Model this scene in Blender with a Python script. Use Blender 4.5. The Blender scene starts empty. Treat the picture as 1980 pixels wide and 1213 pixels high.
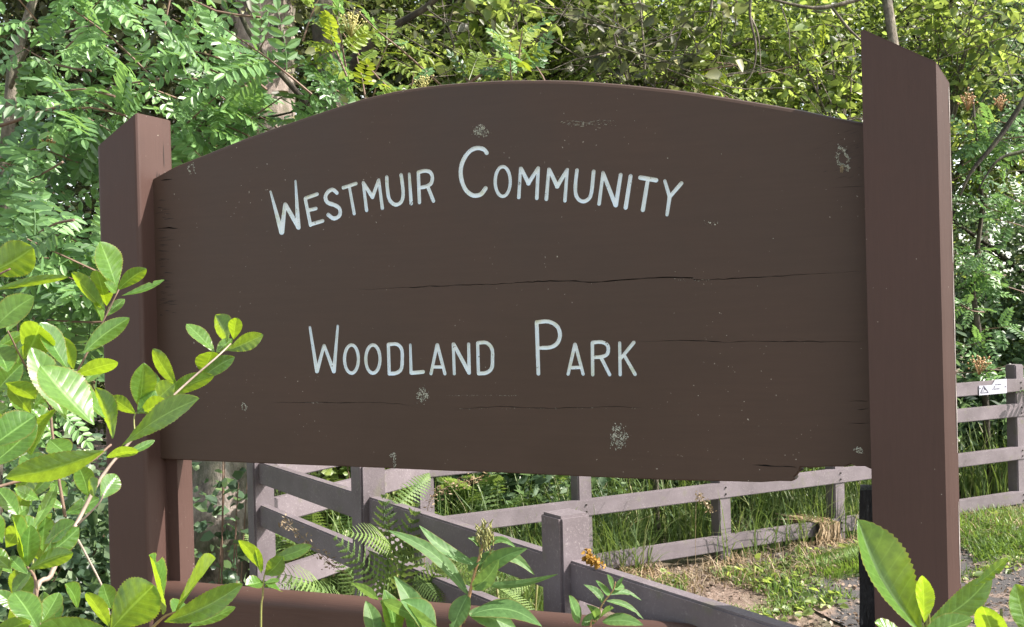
import bpy, bmesh, math, random
import numpy as np
from mathutils import Vector, Matrix
from mathutils.geometry import delaunay_2d_cdt

random.seed(7)
rng = np.random.default_rng(7)
scene = bpy.context.scene
COL = scene.collection

# ------------------------------------------------------------------ camera
F = 2135.0
CAMH = 1.75
TH, PIT, ROL = math.radians(21.9), math.radians(0.33), math.radians(1.5)
r0 = np.array([math.cos(TH), math.sin(TH), 0.0])
fw = np.array([-math.sin(TH)*math.cos(PIT), math.cos(TH)*math.cos(PIT), -math.sin(PIT)])
up = np.cross(r0, fw)
cr = r0*math.cos(ROL) - up*math.sin(ROL)
cu = up*math.cos(ROL) + r0*math.sin(ROL)
CP = np.array([0.0, -2.2, CAMH])
cam_d = bpy.data.cameras.new('camera')
cam = bpy.data.objects.new('camera', cam_d)
COL.objects.link(cam)
cam.matrix_world = Matrix(((cr[0], cu[0], -fw[0], CP[0]), (cr[1], cu[1], -fw[1], CP[1]),
                           (cr[2], cu[2], -fw[2], CP[2]), (0, 0, 0, 1)))
cam_d.sensor_width = 36
cam_d.lens = F/1980*36
cam_d.clip_end = 2000
cam_d.clip_start = 0.05
scene.camera = cam

# ------------------------------------------------------------------ light
SUN_AZ, SUN_EL = math.radians(17), math.radians(43)      # azimuth from +x towards +y
world = bpy.data.worlds.new('World')
scene.world = world
world.use_nodes = True
wn = world.node_tree
sky = wn.nodes.new('ShaderNodeTexSky')
sky.sky_type = 'NISHITA'
sky.sun_disc = False
sky.sun_elevation = SUN_EL
sky.sun_rotation = math.radians(90) - SUN_AZ
sky.air_density = 1.0
sky.dust_density = 1.5
bg = wn.nodes['Background']
# thin broken cloud: greys the blue and whitens parts of the whole sky
tcw = wn.nodes.new('ShaderNodeTexCoord')
nw = wn.nodes.new('ShaderNodeTexNoise'); nw.inputs['Scale'].default_value = 3.5; nw.inputs['Detail'].default_value = 7
wn.links.new(tcw.outputs['Generated'], nw.inputs['Vector'])
rw_ = wn.nodes.new('ShaderNodeValToRGB')
rw_.color_ramp.elements[0].position = 0.38; rw_.color_ramp.elements[0].color = (0.35, 0.35, 0.35, 1)
rw_.color_ramp.elements[1].position = 0.60; rw_.color_ramp.elements[1].color = (0.9, 0.9, 0.9, 1)
wn.links.new(nw.outputs[0], rw_.inputs[0])
bwn = wn.nodes.new('ShaderNodeRGBToBW'); wn.links.new(sky.outputs[0], bwn.inputs[0])
cm_ = wn.nodes.new('ShaderNodeMix'); cm_.data_type = 'RGBA'; cm_.blend_type = 'MULTIPLY'; cm_.inputs[0].default_value = 1
wn.links.new(bwn.outputs[0], cm_.inputs[6]); cm_.inputs[7].default_value = (1.17, 1.17, 1.06, 1)
mxw = wn.nodes.new('ShaderNodeMix'); mxw.data_type = 'RGBA'
wn.links.new(rw_.outputs[0], mxw.inputs[0]); wn.links.new(sky.outputs[0], mxw.inputs[6]); wn.links.new(cm_.outputs[2], mxw.inputs[7])
wn.links.new(mxw.outputs[2], bg.inputs[0])
bg.inputs[1].default_value = 0.15
sun_d = bpy.data.lights.new('sun', 'SUN')
sun_d.energy = 4.4
sun_d.angle = math.radians(0.5)
sun_d.color = (1.0, 0.905, 0.84)
sun = bpy.data.objects.new('sun', sun_d)
COL.objects.link(sun)
SD = Vector((math.cos(SUN_AZ)*math.cos(SUN_EL), math.sin(SUN_AZ)*math.cos(SUN_EL), math.sin(SUN_EL)))
sun.rotation_euler = SD.to_track_quat('Z', 'Y').to_euler()
scene.view_settings.view_transform = 'Standard'
scene.view_settings.look = 'None'
scene.view_settings.gamma = 1
scene.view_settings.use_curve_mapping = False
scene.view_settings.exposure = 1.5
scene.render.engine = 'CYCLES'
scene.cycles.max_bounces = 8
scene.cycles.transparent_max_bounces = 4

# ------------------------------------------------------------------ placing helpers
def ray(px, py): return fw + cr*(px-990)/F - cu*(py-606.5)/F
def W(px, py, d): return CP + ray(px, py)*d
def G(px, py, z): r = ray(px, py); return CP + r*(z-CAMH)/r[2]
def Y(px, py, y): r = ray(px, py); return CP + r*(y+2.2)/r[1]
def XP(px, py, x): r = ray(px, py); return CP + r*x/r[0]
def project(P):
    q = np.asarray(P) - CP
    d = q@fw
    return 990 + F*(q@cr)/d, 606.5 - F*(q@cu)/d, d

def tag(o, label=None, cat=None, group=None, kind=None):
    if label: o['label'] = label
    if cat: o['category'] = cat
    if group: o['group'] = group
    if kind: o['kind'] = kind
    return o

def empty(name, loc, label, cat, group=None):
    o = bpy.data.objects.new(name, None)
    COL.objects.link(o)
    o.location = Vector(loc)
    o.empty_display_size = 0.1
    return tag(o, label, cat, group)

def link(name, me, mat, parent=None, smooth=False):
    """mesh in world coordinates, hung under its thing"""
    if mat is not None:
        if isinstance(mat, (list, tuple)):
            for m in mat: me.materials.append(m)
        else: me.materials.append(mat)
    if smooth: me.shade_smooth()
    o = bpy.data.objects.new(name, me)
    COL.objects.link(o)
    if parent is not None: set_parent(o, parent)
    return o

def set_parent(o, parent):
    o.parent = parent
    m = Matrix.Identity(4)
    p = parent
    while p is not None:
        m = p.matrix_basis @ m if p.parent is None else p.matrix_parent_inverse @ p.matrix_basis @ m
        p = p.parent
    o.matrix_parent_inverse = m.inverted()

def mesh_py(name, V, Fc, mat, parent=None, smooth=False, uv=None):
    me = bpy.data.meshes.new(name)
    me.from_pydata([tuple(map(float, v)) for v in V], [], [tuple(map(int, f)) for f in Fc])
    if uv is not None:
        l = me.uv_layers.new(name='UVMap')
        idx = np.zeros(len(me.loops), dtype=np.int32)
        me.loops.foreach_get('vertex_index', idx)
        l.data.foreach_set('uv', np.asarray(uv, dtype=np.float32)[idx].ravel())
    me.update()
    return link(name, me, mat, parent, smooth)

def mesh_np(name, V, Fc, mat, parent=None, smooth=False):
    """V (n,3), Fc (m,k) arrays, all faces of k corners"""
    V = np.ascontiguousarray(V, dtype=np.float32)
    Fc = np.ascontiguousarray(Fc, dtype=np.int32)
    me = bpy.data.meshes.new(name)
    m, k = Fc.shape
    me.vertices.add(len(V)); me.vertices.foreach_set('co', V.ravel())
    me.loops.add(m*k); me.loops.foreach_set('vertex_index', Fc.ravel())
    me.polygons.add(m)
    me.polygons.foreach_set('loop_start', np.arange(0, m*k, k, dtype=np.int32))
    me.polygons.foreach_set('loop_total', np.full(m, k, dtype=np.int32))
    me.update(calc_edges=True)
    return link(name, me, mat, parent, smooth)

def tube_data(P, R, sides=7, wob=0.0, seed=0):
    P = [Vector(p) for p in P]
    rr = random.Random(seed)
    V, Fc = [], []
    n = len(P)
    ref = None
    for i, p in enumerate(P):
        t = (P[min(i+1, n-1)] - P[max(i-1, 0)]).normalized()
        if ref is None:
            ref = t.cross(Vector((0, 0, 1)))
            if ref.length < 0.1: ref = t.cross(Vector((1, 0, 0)))
        ref = (ref - t*ref.dot(t)).normalized()
        b = t.cross(ref)
        for k in range(sides):
            a = 2*math.pi*k/sides
            q = R[i]*(1 + rr.uniform(-wob, wob))
            V.append(p + ref*math.cos(a)*q + b*math.sin(a)*q)
    for i in range(n-1):
        for k in range(sides):
            a = i*sides + k; b = i*sides + (k+1) % sides
            Fc.append((a, b, b+sides, a+sides))
    Fc.append(tuple(range(sides))[::-1])
    Fc.append(tuple(range((n-1)*sides, n*sides)))
    return V, Fc

def join_data(L):
    V, Fc = [], []
    for v, f in L:
        o = len(V)
        V += list(v); Fc += [tuple(i+o for i in q) for q in f]
    return V, Fc

def tube(name, P, R, mat, parent=None, sides=7, wob=0.0, seed=0, smooth=True):
    V, Fc = tube_data(P, R, sides, wob, seed)
    return mesh_py(name, V, Fc, mat, parent, smooth)

def curve_pts(pts, n):
    """Catmull-Rom through pts"""
    P = [np.asarray(p, float) for p in pts]
    if len(P) == 2:
        return [P[0] + (P[1]-P[0])*t for t in np.linspace(0, 1, n)]
    Q = [2*P[0]-P[1]] + P + [2*P[-1]-P[-2]]
    out = []
    for t in np.linspace(0, len(P)-1-1e-6, n):
        i = int(t); u = t-i
        a, b, c, d = Q[i], Q[i+1], Q[i+2], Q[i+3]
        out.append(0.5*((2*b)+(c-a)*u+(2*a-5*b+4*c-d)*u*u+(3*b-a-3*c+d)*u**3))
    return out

# ------------------------------------------------------------------ materials
def new_mat(name):
    m = bpy.data.materials.new(name)
    m.use_nodes = True
    nt = m.node_tree
    b = nt.nodes['Principled BSDF']
    return m, nt, b

def N(nt, t, **kw):
    n = nt.nodes.new(t)
    for k, v in kw.items():
        if k.startswith('i_'):
            n.inputs[k[2:].replace('_', ' ')].default_value = v
        else: setattr(n, k, v)
    return n

def ramp(nt, fac, stops, interp='LINEAR'):
    n = nt.nodes.new('ShaderNodeValToRGB')
    e = n.color_ramp.elements
    n.color_ramp.interpolation = interp
    while len(e) < len(stops): e.new(0.5)
    for q, (p, c) in zip(e, stops):
        q.position = p
        q.color = (*c, 1) if len(c) == 3 else c
    nt.links.new(fac, n.inputs[0])
    return n

def noise(nt, scale, detail=4, rough=0.6, vec=None, stretch=None):
    n = N(nt, 'ShaderNodeTexNoise')
    n.inputs['Scale'].default_value = scale
    n.inputs['Detail'].default_value = detail
    n.inputs['Roughness'].default_value = rough
    tc = N(nt, 'ShaderNodeTexCoord')
    if stretch:
        mp = N(nt, 'ShaderNodeMapping')
        mp.inputs['Scale'].default_value = stretch
        nt.links.new(vec or tc.outputs['Object'], mp.inputs[0])
        nt.links.new(mp.outputs[0], n.inputs['Vector'])
    else:
        nt.links.new(vec or tc.outputs['Object'], n.inputs['Vector'])
    return n

def bump(nt, b, h, strength, dist):
    n = N(nt, 'ShaderNodeBump')
    n.inputs['Strength'].default_value = strength
    n.inputs['Distance'].default_value = dist
    nt.links.new(h, n.inputs['Height'])
    nt.links.new(n.outputs[0], b.inputs['Normal'])
    return n

def mix(nt, fac, a, b):
    n = N(nt, 'ShaderNodeMix', data_type='RGBA')
    if isinstance(fac, float): n.inputs[0].default_value = fac
    else: nt.links.new(fac, n.inputs[0])
    for s, v in ((6, a), (7, b)):
        if isinstance(v, tuple): n.inputs[s].default_value = (*v, 1)
        else: nt.links.new(v, n.inputs[s])
    return n.outputs[2]

def paint_mat(name, base, rough, grain, speck=True, horizontal=True):
    m, nt, b = new_mat(name)
    st = (1, 1, 16) if horizontal else (16, 16, 1)
    a = noise(nt, 3.0, 5, 0.6)
    g = noise(nt, 9.0, 6, 0.65, stretch=st)
    dk = tuple(x*0.88 for x in base); lt = tuple(x*1.1 for x in base)
    c1 = ramp(nt, a.outputs[0], [(0.3, dk), (0.7, lt)])
    c2 = ramp(nt, g.outputs[0], [(0.35, (0.96,)*3), (0.65, (1.04,)*3)])
    mu = N(nt, 'ShaderNodeMix', data_type='RGBA', blend_type='MULTIPLY')
    mu.inputs[0].default_value = 1.0
    nt.links.new(c1.outputs[0], mu.inputs[6]); nt.links.new(c2.outputs[0], mu.inputs[7])
    col = mu.outputs[2]
    if speck:
        s = noise(nt, 170, 1, 0.5)
        s2 = noise(nt, 6, 2, 0.5)
        sr = ramp(nt, s.outputs[0], [(0.77, (0,)*3), (0.79, (1,)*3)])
        sr2 = ramp(nt, s2.outputs[0], [(0.5, (0,)*3), (0.62, (0.8,)*3)])
        ml = N(nt, 'ShaderNodeMath', operation='MULTIPLY')
        nt.links.new(sr.outputs[0], ml.inputs[0]); nt.links.new(sr2.outputs[0], ml.inputs[1])
        col = mix(nt, ml.outputs[0], col, (0.45, 0.42, 0.36))
    nt.links.new(col, b.inputs['Base Color'])
    rr = ramp(nt, a.outputs[0], [(0.3, (rough*0.85,)*3), (0.7, (min(1, rough*1.25),)*3)])
    nt.links.new(rr.outputs[0], b.inputs['Roughness'])
    b.inputs['Specular IOR Level'].default_value = 0.28
    bump(nt, b, g.outputs[0], grain, 0.002)
    return m

M_BOARD = paint_mat('brown board paint', (0.061, 0.038, 0.028), 0.46, 0.08)
M_POST = paint_mat('brown post paint', (0.066, 0.0375, 0.031), 0.5, 0.2, horizontal=False)
M_RAILB = paint_mat('brown rail paint', (0.074, 0.041, 0.032), 0.5, 0.35)

def black_wood():
    m, nt, b = new_mat('rotten black wood')
    n = noise(nt, 30, 6, 0.7, stretch=(4, 4, 1))
    r = ramp(nt, n.outputs[0], [(0.45, (0.008, 0.008, 0.009)), (0.62, (0.02, 0.02, 0.022)), (0.72, (0.25, 0.25, 0.24))])
    nt.links.new(r.outputs[0], b.inputs['Base Color'])
    b.inputs['Roughness'].default_value = 0.7
    bump(nt, b, n.outputs[0], 1.0, 0.01)
    return m
M_BLACK = black_wood()

def letter_mat():
    m, nt, b = new_mat('pale carved letter paint')
    n = noise(nt, 25, 5, 0.7)
    s = noise(nt, 90, 4, 0.7)
    r = ramp(nt, n.outputs[0], [(0.35, (0.74, 0.83, 0.90)), (0.58, (0.72, 0.79, 0.80)), (0.75, (0.58, 0.62, 0.42))])
    r2 = ramp(nt, s.outputs[0], [(0.66, (0,)*3), (0.70, (1,)*3)])
    c = mix(nt, r2.outputs[0], r.outputs[0], (0.12, 0.10, 0.07))
    nt.links.new(c, b.inputs['Base Color'])
    b.inputs['Roughness'].default_value = 0.5
    bump(nt, b, s.outputs[0], 0.3, 0.002)
    return m
M_LETTER = letter_mat()

def plain(name, col, rough=0.8, col2=None, scale=20, bmp=0.3):
    m, nt, b = new_mat(name)
    n = noise(nt, scale, 5, 0.65)
    c2 = col2 or tuple(x*0.6 for x in col)
    r = ramp(nt, n.outputs[0], [(0.35, c2), (0.65, col)])
    nt.links.new(r.outputs[0], b.inputs['Base Color'])
    b.inputs['Roughness'].default_value = rough
    bump(nt, b, n.outputs[0], bmp, 0.004)
    return m
M_CRACK = plain('crack dark', (0.02, 0.015, 0.012))
M_LICHEN = plain('grey lichen', (0.50, 0.52, 0.44), 0.9, (0.26, 0.28, 0.23), 60)
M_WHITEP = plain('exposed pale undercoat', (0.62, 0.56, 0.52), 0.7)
M_FILLER = plain('old yellow filler', (0.38, 0.30, 0.18), 0.8)

def plastic_mat():
    m, nt, b = new_mat('recycled plastic lumber')
    a = noise(nt, 6, 4, 0.6)
    s = noise(nt, 120, 5, 0.8)
    g = noise(nt, 14, 4, 0.6)
    r = ramp(nt, a.outputs[0], [(0.3, (0.105, 0.088, 0.096)), (0.7, (0.160, 0.136, 0.150))])
    r2 = ramp(nt, s.outputs[0], [(0.54, (0,)*3), (0.70, (0.7,)*3)])
    mk = noise(nt, 9, 5, 0.7); mr = ramp(nt, mk.outputs[0], [(0.42, (0.1,)*3), (0.62, (1,)*3)])
    mm = N(nt, 'ShaderNodeMath', operation='MULTIPLY'); nt.links.new(r2.outputs[0], mm.inputs[0]); nt.links.new(mr.outputs[0], mm.inputs[1])
    c = mix(nt, mm.outputs[0], r.outputs[0], (0.42, 0.38, 0.385))
    r3 = ramp(nt, g.outputs[0], [(0.58, (0,)*3), (0.75, (0.55,)*3)])
    c = mix(nt, r3.outputs[0], c, (0.12, 0.125, 0.07))
    nt.links.new(c, b.inputs['Base Color'])
    b.inputs['Roughness'].default_value = 0.62
    bump(nt, b, s.outputs[0], 0.35, 0.003)
    return m
M_PLASTIC = plastic_mat()

def foliage_mat(name, stops, trans, tcol, rough=0.5, objrand=False, spec=0.4, tvar=True):
    m, nt, b = new_mat(name)
    geo = N(nt, 'ShaderNodeNewGeometry')
    rnd = geo.outputs['Random Per Island']
    if objrand:
        oi = N(nt, 'ShaderNodeObjectInfo')
        ad = N(nt, 'ShaderNodeMath', operation='MULTIPLY_ADD')
        nt.links.new(oi.outputs['Random'], ad.inputs[0]); ad.inputs[1].default_value = 0.75
        ml = N(nt, 'ShaderNodeMath', operation='MULTIPLY'); ml.inputs[1].default_value = 0.25
        nt.links.new(rnd, ml.inputs[0]); nt.links.new(ml.outputs[0], ad.inputs[2])
        rnd = ad.outputs[0]
    r = ramp(nt, rnd, stops)
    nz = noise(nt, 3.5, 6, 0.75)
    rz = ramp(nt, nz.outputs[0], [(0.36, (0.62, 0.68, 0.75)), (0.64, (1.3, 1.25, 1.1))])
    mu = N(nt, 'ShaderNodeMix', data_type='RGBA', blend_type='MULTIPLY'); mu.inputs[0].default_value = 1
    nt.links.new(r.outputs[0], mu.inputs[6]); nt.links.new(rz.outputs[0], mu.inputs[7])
    nt.links.new(mu.outputs[2], b.inputs['Base Color'])
    b.inputs['Roughness'].default_value = rough
    b.inputs['Specular IOR Level'].default_value = spec
    t = N(nt, 'ShaderNodeBsdfTranslucent')
    t.inputs[0].default_value = (*tcol, 1)
    if tvar:
        mv = N(nt, 'ShaderNodeMix', data_type='RGBA', blend_type='MULTIPLY'); mv.inputs[0].default_value = 1
        k = ramp(nt, rnd, [(0, (0.55,)*3), (1, (1.2,)*3)])
        mv.inputs[6].default_value = (*tcol, 1); nt.links.new(k.outputs[0], mv.inputs[7])
        nt.links.new(mv.outputs[2], t.inputs[0])
    mx = N(nt, 'ShaderNodeMixShader'); mx.inputs[0].default_value = trans
    nt.links.new(b.outputs[0], mx.inputs[1]); nt.links.new(t.outputs[0], mx.inputs[2])
    nt.links.new(mx.outputs[0], nt.nodes['Material Output'].inputs[0])
    return m
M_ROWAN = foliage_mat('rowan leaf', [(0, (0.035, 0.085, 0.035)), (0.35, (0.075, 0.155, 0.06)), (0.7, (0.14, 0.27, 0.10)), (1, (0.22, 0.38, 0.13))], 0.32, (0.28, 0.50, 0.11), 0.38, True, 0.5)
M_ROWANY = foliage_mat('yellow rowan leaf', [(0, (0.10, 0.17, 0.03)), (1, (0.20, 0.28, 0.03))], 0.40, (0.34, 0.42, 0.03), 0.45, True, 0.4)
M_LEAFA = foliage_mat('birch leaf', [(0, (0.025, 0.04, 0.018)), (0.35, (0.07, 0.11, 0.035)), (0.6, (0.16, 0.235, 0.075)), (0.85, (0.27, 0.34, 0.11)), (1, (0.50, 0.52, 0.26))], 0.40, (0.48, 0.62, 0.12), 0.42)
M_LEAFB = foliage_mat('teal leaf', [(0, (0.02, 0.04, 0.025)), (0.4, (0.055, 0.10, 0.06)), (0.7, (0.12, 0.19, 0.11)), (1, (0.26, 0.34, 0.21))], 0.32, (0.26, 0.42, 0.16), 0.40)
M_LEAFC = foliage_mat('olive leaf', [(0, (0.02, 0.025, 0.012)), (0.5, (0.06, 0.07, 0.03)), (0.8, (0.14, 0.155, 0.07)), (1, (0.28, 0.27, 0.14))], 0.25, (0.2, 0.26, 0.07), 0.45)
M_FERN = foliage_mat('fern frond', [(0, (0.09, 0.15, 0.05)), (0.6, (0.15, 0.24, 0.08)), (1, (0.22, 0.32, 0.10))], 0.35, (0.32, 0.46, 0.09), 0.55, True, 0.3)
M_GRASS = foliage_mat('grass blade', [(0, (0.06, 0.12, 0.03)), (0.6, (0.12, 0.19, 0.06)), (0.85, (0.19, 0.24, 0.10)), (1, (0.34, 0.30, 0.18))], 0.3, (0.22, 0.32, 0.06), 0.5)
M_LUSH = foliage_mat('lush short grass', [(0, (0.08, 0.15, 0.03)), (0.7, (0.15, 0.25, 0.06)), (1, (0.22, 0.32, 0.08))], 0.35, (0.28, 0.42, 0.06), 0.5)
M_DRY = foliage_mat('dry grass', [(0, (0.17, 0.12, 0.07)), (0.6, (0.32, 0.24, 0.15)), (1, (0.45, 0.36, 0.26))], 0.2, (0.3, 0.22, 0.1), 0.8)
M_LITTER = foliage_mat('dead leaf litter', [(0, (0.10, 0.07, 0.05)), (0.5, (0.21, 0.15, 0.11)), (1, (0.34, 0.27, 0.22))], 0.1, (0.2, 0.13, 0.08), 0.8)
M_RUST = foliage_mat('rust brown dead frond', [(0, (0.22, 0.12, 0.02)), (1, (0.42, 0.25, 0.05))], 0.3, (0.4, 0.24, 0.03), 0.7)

def bigleaf_mat(name, c, c2, tcol, rough, trans, veins=1.0):
    """foreground leaf: veins follow the blade's own UV (u across -1..1, v along 0..1)"""
    m, nt, b = new_mat(name)
    b.inputs['Specular IOR Level'].default_value = 0.8 if rough < .4 else 0.3
    tc = N(nt, 'ShaderNodeTexCoord')
    sp = N(nt, 'ShaderNodeSeparateXYZ'); nt.links.new(tc.outputs['UV'], sp.inputs[0])
    ab = N(nt, 'ShaderNodeMath', operation='ABSOLUTE'); nt.links.new(sp.outputs[0], ab.inputs[0])
    m1 = N(nt, 'ShaderNodeMath', operation='MULTIPLY'); m1.inputs[1].default_value = 0.16; nt.links.new(ab.outputs[0], m1.inputs[0])
    s1 = N(nt, 'ShaderNodeMath', operation='SUBTRACT'); nt.links.new(sp.outputs[1], s1.inputs[0]); nt.links.new(m1.outputs[0], s1.inputs[1])
    nz = noise(nt, 5, 2, 0.5)
    ad = N(nt, 'ShaderNodeMath', operation='MULTIPLY_ADD'); nt.links.new(nz.outputs[0], ad.inputs[0]); ad.inputs[1].default_value = 0.05
    nt.links.new(s1.outputs[0], ad.inputs[2])
    m2 = N(nt, 'ShaderNodeMath', operation='MULTIPLY'); m2.inputs[1].default_value = 62; nt.links.new(ad.outputs[0], m2.inputs[0])
    sn = N(nt, 'ShaderNodeMath', operation='SINE'); nt.links.new(m2.outputs[0], sn.inputs[0])
    vein = ramp(nt, sn.outputs[0], [(0.0, (0.0,)*3), (0.86, (0.0,)*3), (0.99, (1,)*3)])
    mid = ramp(nt, ab.outputs[0], [(0.0, (1,)*3), (0.035, (0.9,)*3), (0.07, (0,)*3)])
    mxv = N(nt, 'ShaderNodeMath', operation='MAXIMUM'); 
    hv = N(nt, 'ShaderNodeMath', operation='MULTIPLY'); hv.inputs[1].default_value = 0.30*veins; nt.links.new(vein.outputs[0], hv.inputs[0])
    nt.links.new(hv.outputs[0], mxv.inputs[0]); nt.links.new(mid.outputs[0], mxv.inputs[1])
    fine = noise(nt, 130, 4, 0.6)
    oi = N(nt, 'ShaderNodeObjectInfo')
    base = ramp(nt, oi.outputs['Random'], [(0, c), (1, c2)])
    fr = ramp(nt, fine.outputs[0], [(0.3, (0.78,)*3), (0.7, (1.15,)*3)])
    mu = N(nt, 'ShaderNodeMix', data_type='RGBA', blend_type='MULTIPLY'); mu.inputs[0].default_value = 1
    nt.links.new(base.outputs[0], mu.inputs[6]); nt.links.new(fr.outputs[0], mu.inputs[7])
    light = tuple(min(1, x*1.5+0.03) for x in c2)
    col = mix(nt, mxv.outputs[0], mu.outputs[2], light)
    blot = noise(nt, 60, 3, 0.6); blm = ramp(nt, blot.outputs[0], [(0.72, (0,)*3), (0.76, (0.8,)*3)])
    col = mix(nt, blm.outputs[0], col, (0.16, 0.09, 0.03))
    edg = ramp(nt, ab.outputs[0], [(0.90, (0,)*3), (1.0, (0.55,)*3)])
    col = mix(nt, edg.outputs[0], col, (0.30, 0.16, 0.05))
    nt.links.new(col, b.inputs['Base Color'])
    b.inputs['Roughness'].default_value = rough
    hs = N(nt, 'ShaderNodeMath', operation='MULTIPLY_ADD'); nt.links.new(mxv.outputs[0], hs.inputs[0]); hs.inputs[1].default_value = -0.8
    sm = N(nt, 'ShaderNodeMath', operation='MULTIPLY'); sm.inputs[1].default_value = 0.22
    nt.links.new(sn.outputs[0], sm.inputs[0])
    ng = N(nt, 'ShaderNodeMath', operation='MULTIPLY_ADD'); nt.links.new(fine.outputs[0], ng.inputs[0]); ng.inputs[1].default_value = 0.5
    ng2 = N(nt, 'ShaderNodeMath', operation='SUBTRACT'); nt.links.new(ng.outputs[0], ng2.inputs[0]); nt.links.new(sm.outputs[0], ng2.inputs[1])
    nt.links.new(ng2.outputs[0], hs.inputs[2])
    bump(nt, b, hs.outputs[0], 0.3, 0.0006)
    t = N(nt, 'ShaderNodeBsdfTranslucent')
    tc2 = mix(nt, mxv.outputs[0], tcol, tuple(min(1, x*1.25) for x in tcol))
    mt = N(nt, 'ShaderNodeMix', data_type='RGBA', blend_type='MULTIPLY'); mt.inputs[0].default_value = 1
    nt.links.new(tc2, mt.inputs[6]); nt.links.new(fr.outputs[0], mt.inputs[7])
    nt.links.new(mt.outputs[2], t.inputs[0])
    mx = N(nt, 'ShaderNodeMixShader'); mx.inputs[0].default_value = trans
    nt.links.new(b.outputs[0], mx.inputs[1]); nt.links.new(t.outputs[0], mx.inputs[2])
    nt.links.new(mx.outputs[0], nt.nodes['Material Output'].inputs[0])
    return m
M_BIG = bigleaf_mat('shrub leaf', (0.06, 0.16, 0.035), (0.11, 0.23, 0.05), (0.36, 0.52, 0.015), 0.27, 0.46)
M_HERB = bigleaf_mat('willowherb leaf', (0.075, 0.165, 0.055), (0.11, 0.21, 0.065), (0.28, 0.46, 0.08), 0.5, 0.35, 0.6)

def bark_mat(name, c1, c2, c3, scale=8):
    m, nt, b = new_mat(name)
    n = noise(nt, scale, 7, 0.7, stretch=(1, 1, 0.45))
    n2 = noise(nt, scale*0.4, 3, 0.6)
    r = ramp(nt, n.outputs[0], [(0.35, c1), (0.52, c2), (0.68, c3)])
    r2 = ramp(nt, n2.outputs[0], [(0.5, (0,)*3), (0.65, (0.6,)*3)])
    c = mix(nt, r2.outputs[0], r.outputs[0], (0.06, 0.08, 0.03))
    nt.links.new(c, b.inputs['Base Color'])
    b.inputs['Roughness'].default_value = 0.9
    bump(nt, b, n.outputs[0], 1.0, 0.03)
    return m
M_BARKP = bark_mat('pale rough bark', (0.05, 0.04, 0.035), (0.26, 0.215, 0.185), (0.44, 0.39, 0.35))
M_BARKD = bark_mat('dark mossy bark', (0.015, 0.013, 0.01), (0.05, 0.042, 0.03), (0.11, 0.10, 0.07), 12)
M_BARKG = bark_mat('grey slim bark', (0.05, 0.045, 0.035), (0.15, 0.13, 0.10), (0.28, 0.25, 0.20), 20)
M_TWIG = plain('brown twig', (0.20, 0.13, 0.09), 0.7, (0.11, 0.07, 0.05), 30)
M_TWIGP = plain('pale twig', (0.34, 0.27, 0.22), 0.6, (0.20, 0.15, 0.12), 40)
M_STEMG = plain('green stem', (0.22, 0.24, 0.07), 0.5, (0.16, 0.15, 0.05), 40)
M_STEMR = plain('reddish stem', (0.36, 0.19, 0.10), 0.5, (0.22, 0.16, 0.06), 30)
M_BERRY = plain('unripe berry', (0.42, 0.42, 0.14), 0.5, (0.36, 0.30, 0.10), 50)
M_BERRYO = plain('orange berry', (0.45, 0.22, 0.10), 0.5, (0.36, 0.26, 0.12), 50)

# ------------------------------------------------------------------ ground
FM0 = np.array([-2.51, 3.088]); FMN = np.array([0.7623, -0.6473])
def ground_h(x, y):
    o = (x-FM0[0])*FMN[0] + (y-FM0[1])*FMN[1]          # verge banks up to the long fence
    u_ = np.clip((1.05-o)/0.95, 0, 1)
    return 0.17*u_*u_*(3-2*u_) + 0.02*np.sin(x*1.3+0.4)*np.cos(y*1.1) + 0.012*np.sin(x*4.1+y*2.3)

def soil_mat():
    m, nt, b = new_mat('soil with leaf litter')
    n = noise(nt, 28, 8, 0.75)
    n2 = noise(nt, 1.3, 4, 0.6)
    n3 = noise(nt, 120, 4, 0.7)
    r = ramp(nt, n.outputs[0], [(0.32, (0.085, 0.058, 0.042)), (0.5, (0.21, 0.15, 0.115)), (0.68, (0.36, 0.285, 0.24))])
    r2 = ramp(nt, n2.outputs[0], [(0.46, (0,)*3), (0.6, (0.7,)*3)])
    c = mix(nt, r2.outputs[0], r.outputs[0], (0.075, 0.10, 0.035))
    nt.links.new(c, b.inputs['Base Color'])
    b.inputs['Roughness'].default_value = 0.95
    bump(nt, b, n3.outputs[0], 1.0, 0.02)
    return m

g = 170
t = np.linspace(-1, 1, g)
ax = np.sign(t)*(np.abs(t)*9 + np.abs(t)**7*420)
gx, gy = np.meshgrid(ax - 0.5, ax + 4)
gz = ground_h(gx, gy)
gv = np.stack([gx.ravel(), gy.ravel(), gz.ravel()], 1)
ii = np.arange(g*g).reshape(g, g)
gf = np.stack([ii[:-1, :-1].ravel(), ii[:-1, 1:].ravel(), ii[1:, 1:].ravel(), ii[1:, :-1].ravel()], 1)
ground = mesh_np('ground', gv, gf, soil_mat(), smooth=True)
tag(ground, 'bare earth ground with leaf litter', 'ground', kind='structure')

def asphalt():
    m, nt, b = new_mat('worn asphalt')
    n = noise(nt, 160, 5, 0.8)
    n2 = noise(nt, 5, 6, 0.7)
    r = ramp(nt, n.outputs[0], [(0.35, (0.035, 0.035, 0.036)), (0.6, (0.075, 0.07, 0.07)), (0.75, (0.17, 0.155, 0.15))])
    r2 = ramp(nt, n2.outputs[0], [(0.5, (0,)*3), (0.62, (0.9,)*3)])
    c = mix(nt, r2.outputs[0], r.outputs[0], (0.25, 0.18, 0.14))
    nt.links.new(c, b.inputs['Base Color'])
    b.inputs['Roughness'].default_value = 0.92
    bump(nt, b, n.outputs[0], 0.9, 0.008)
    return m
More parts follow.
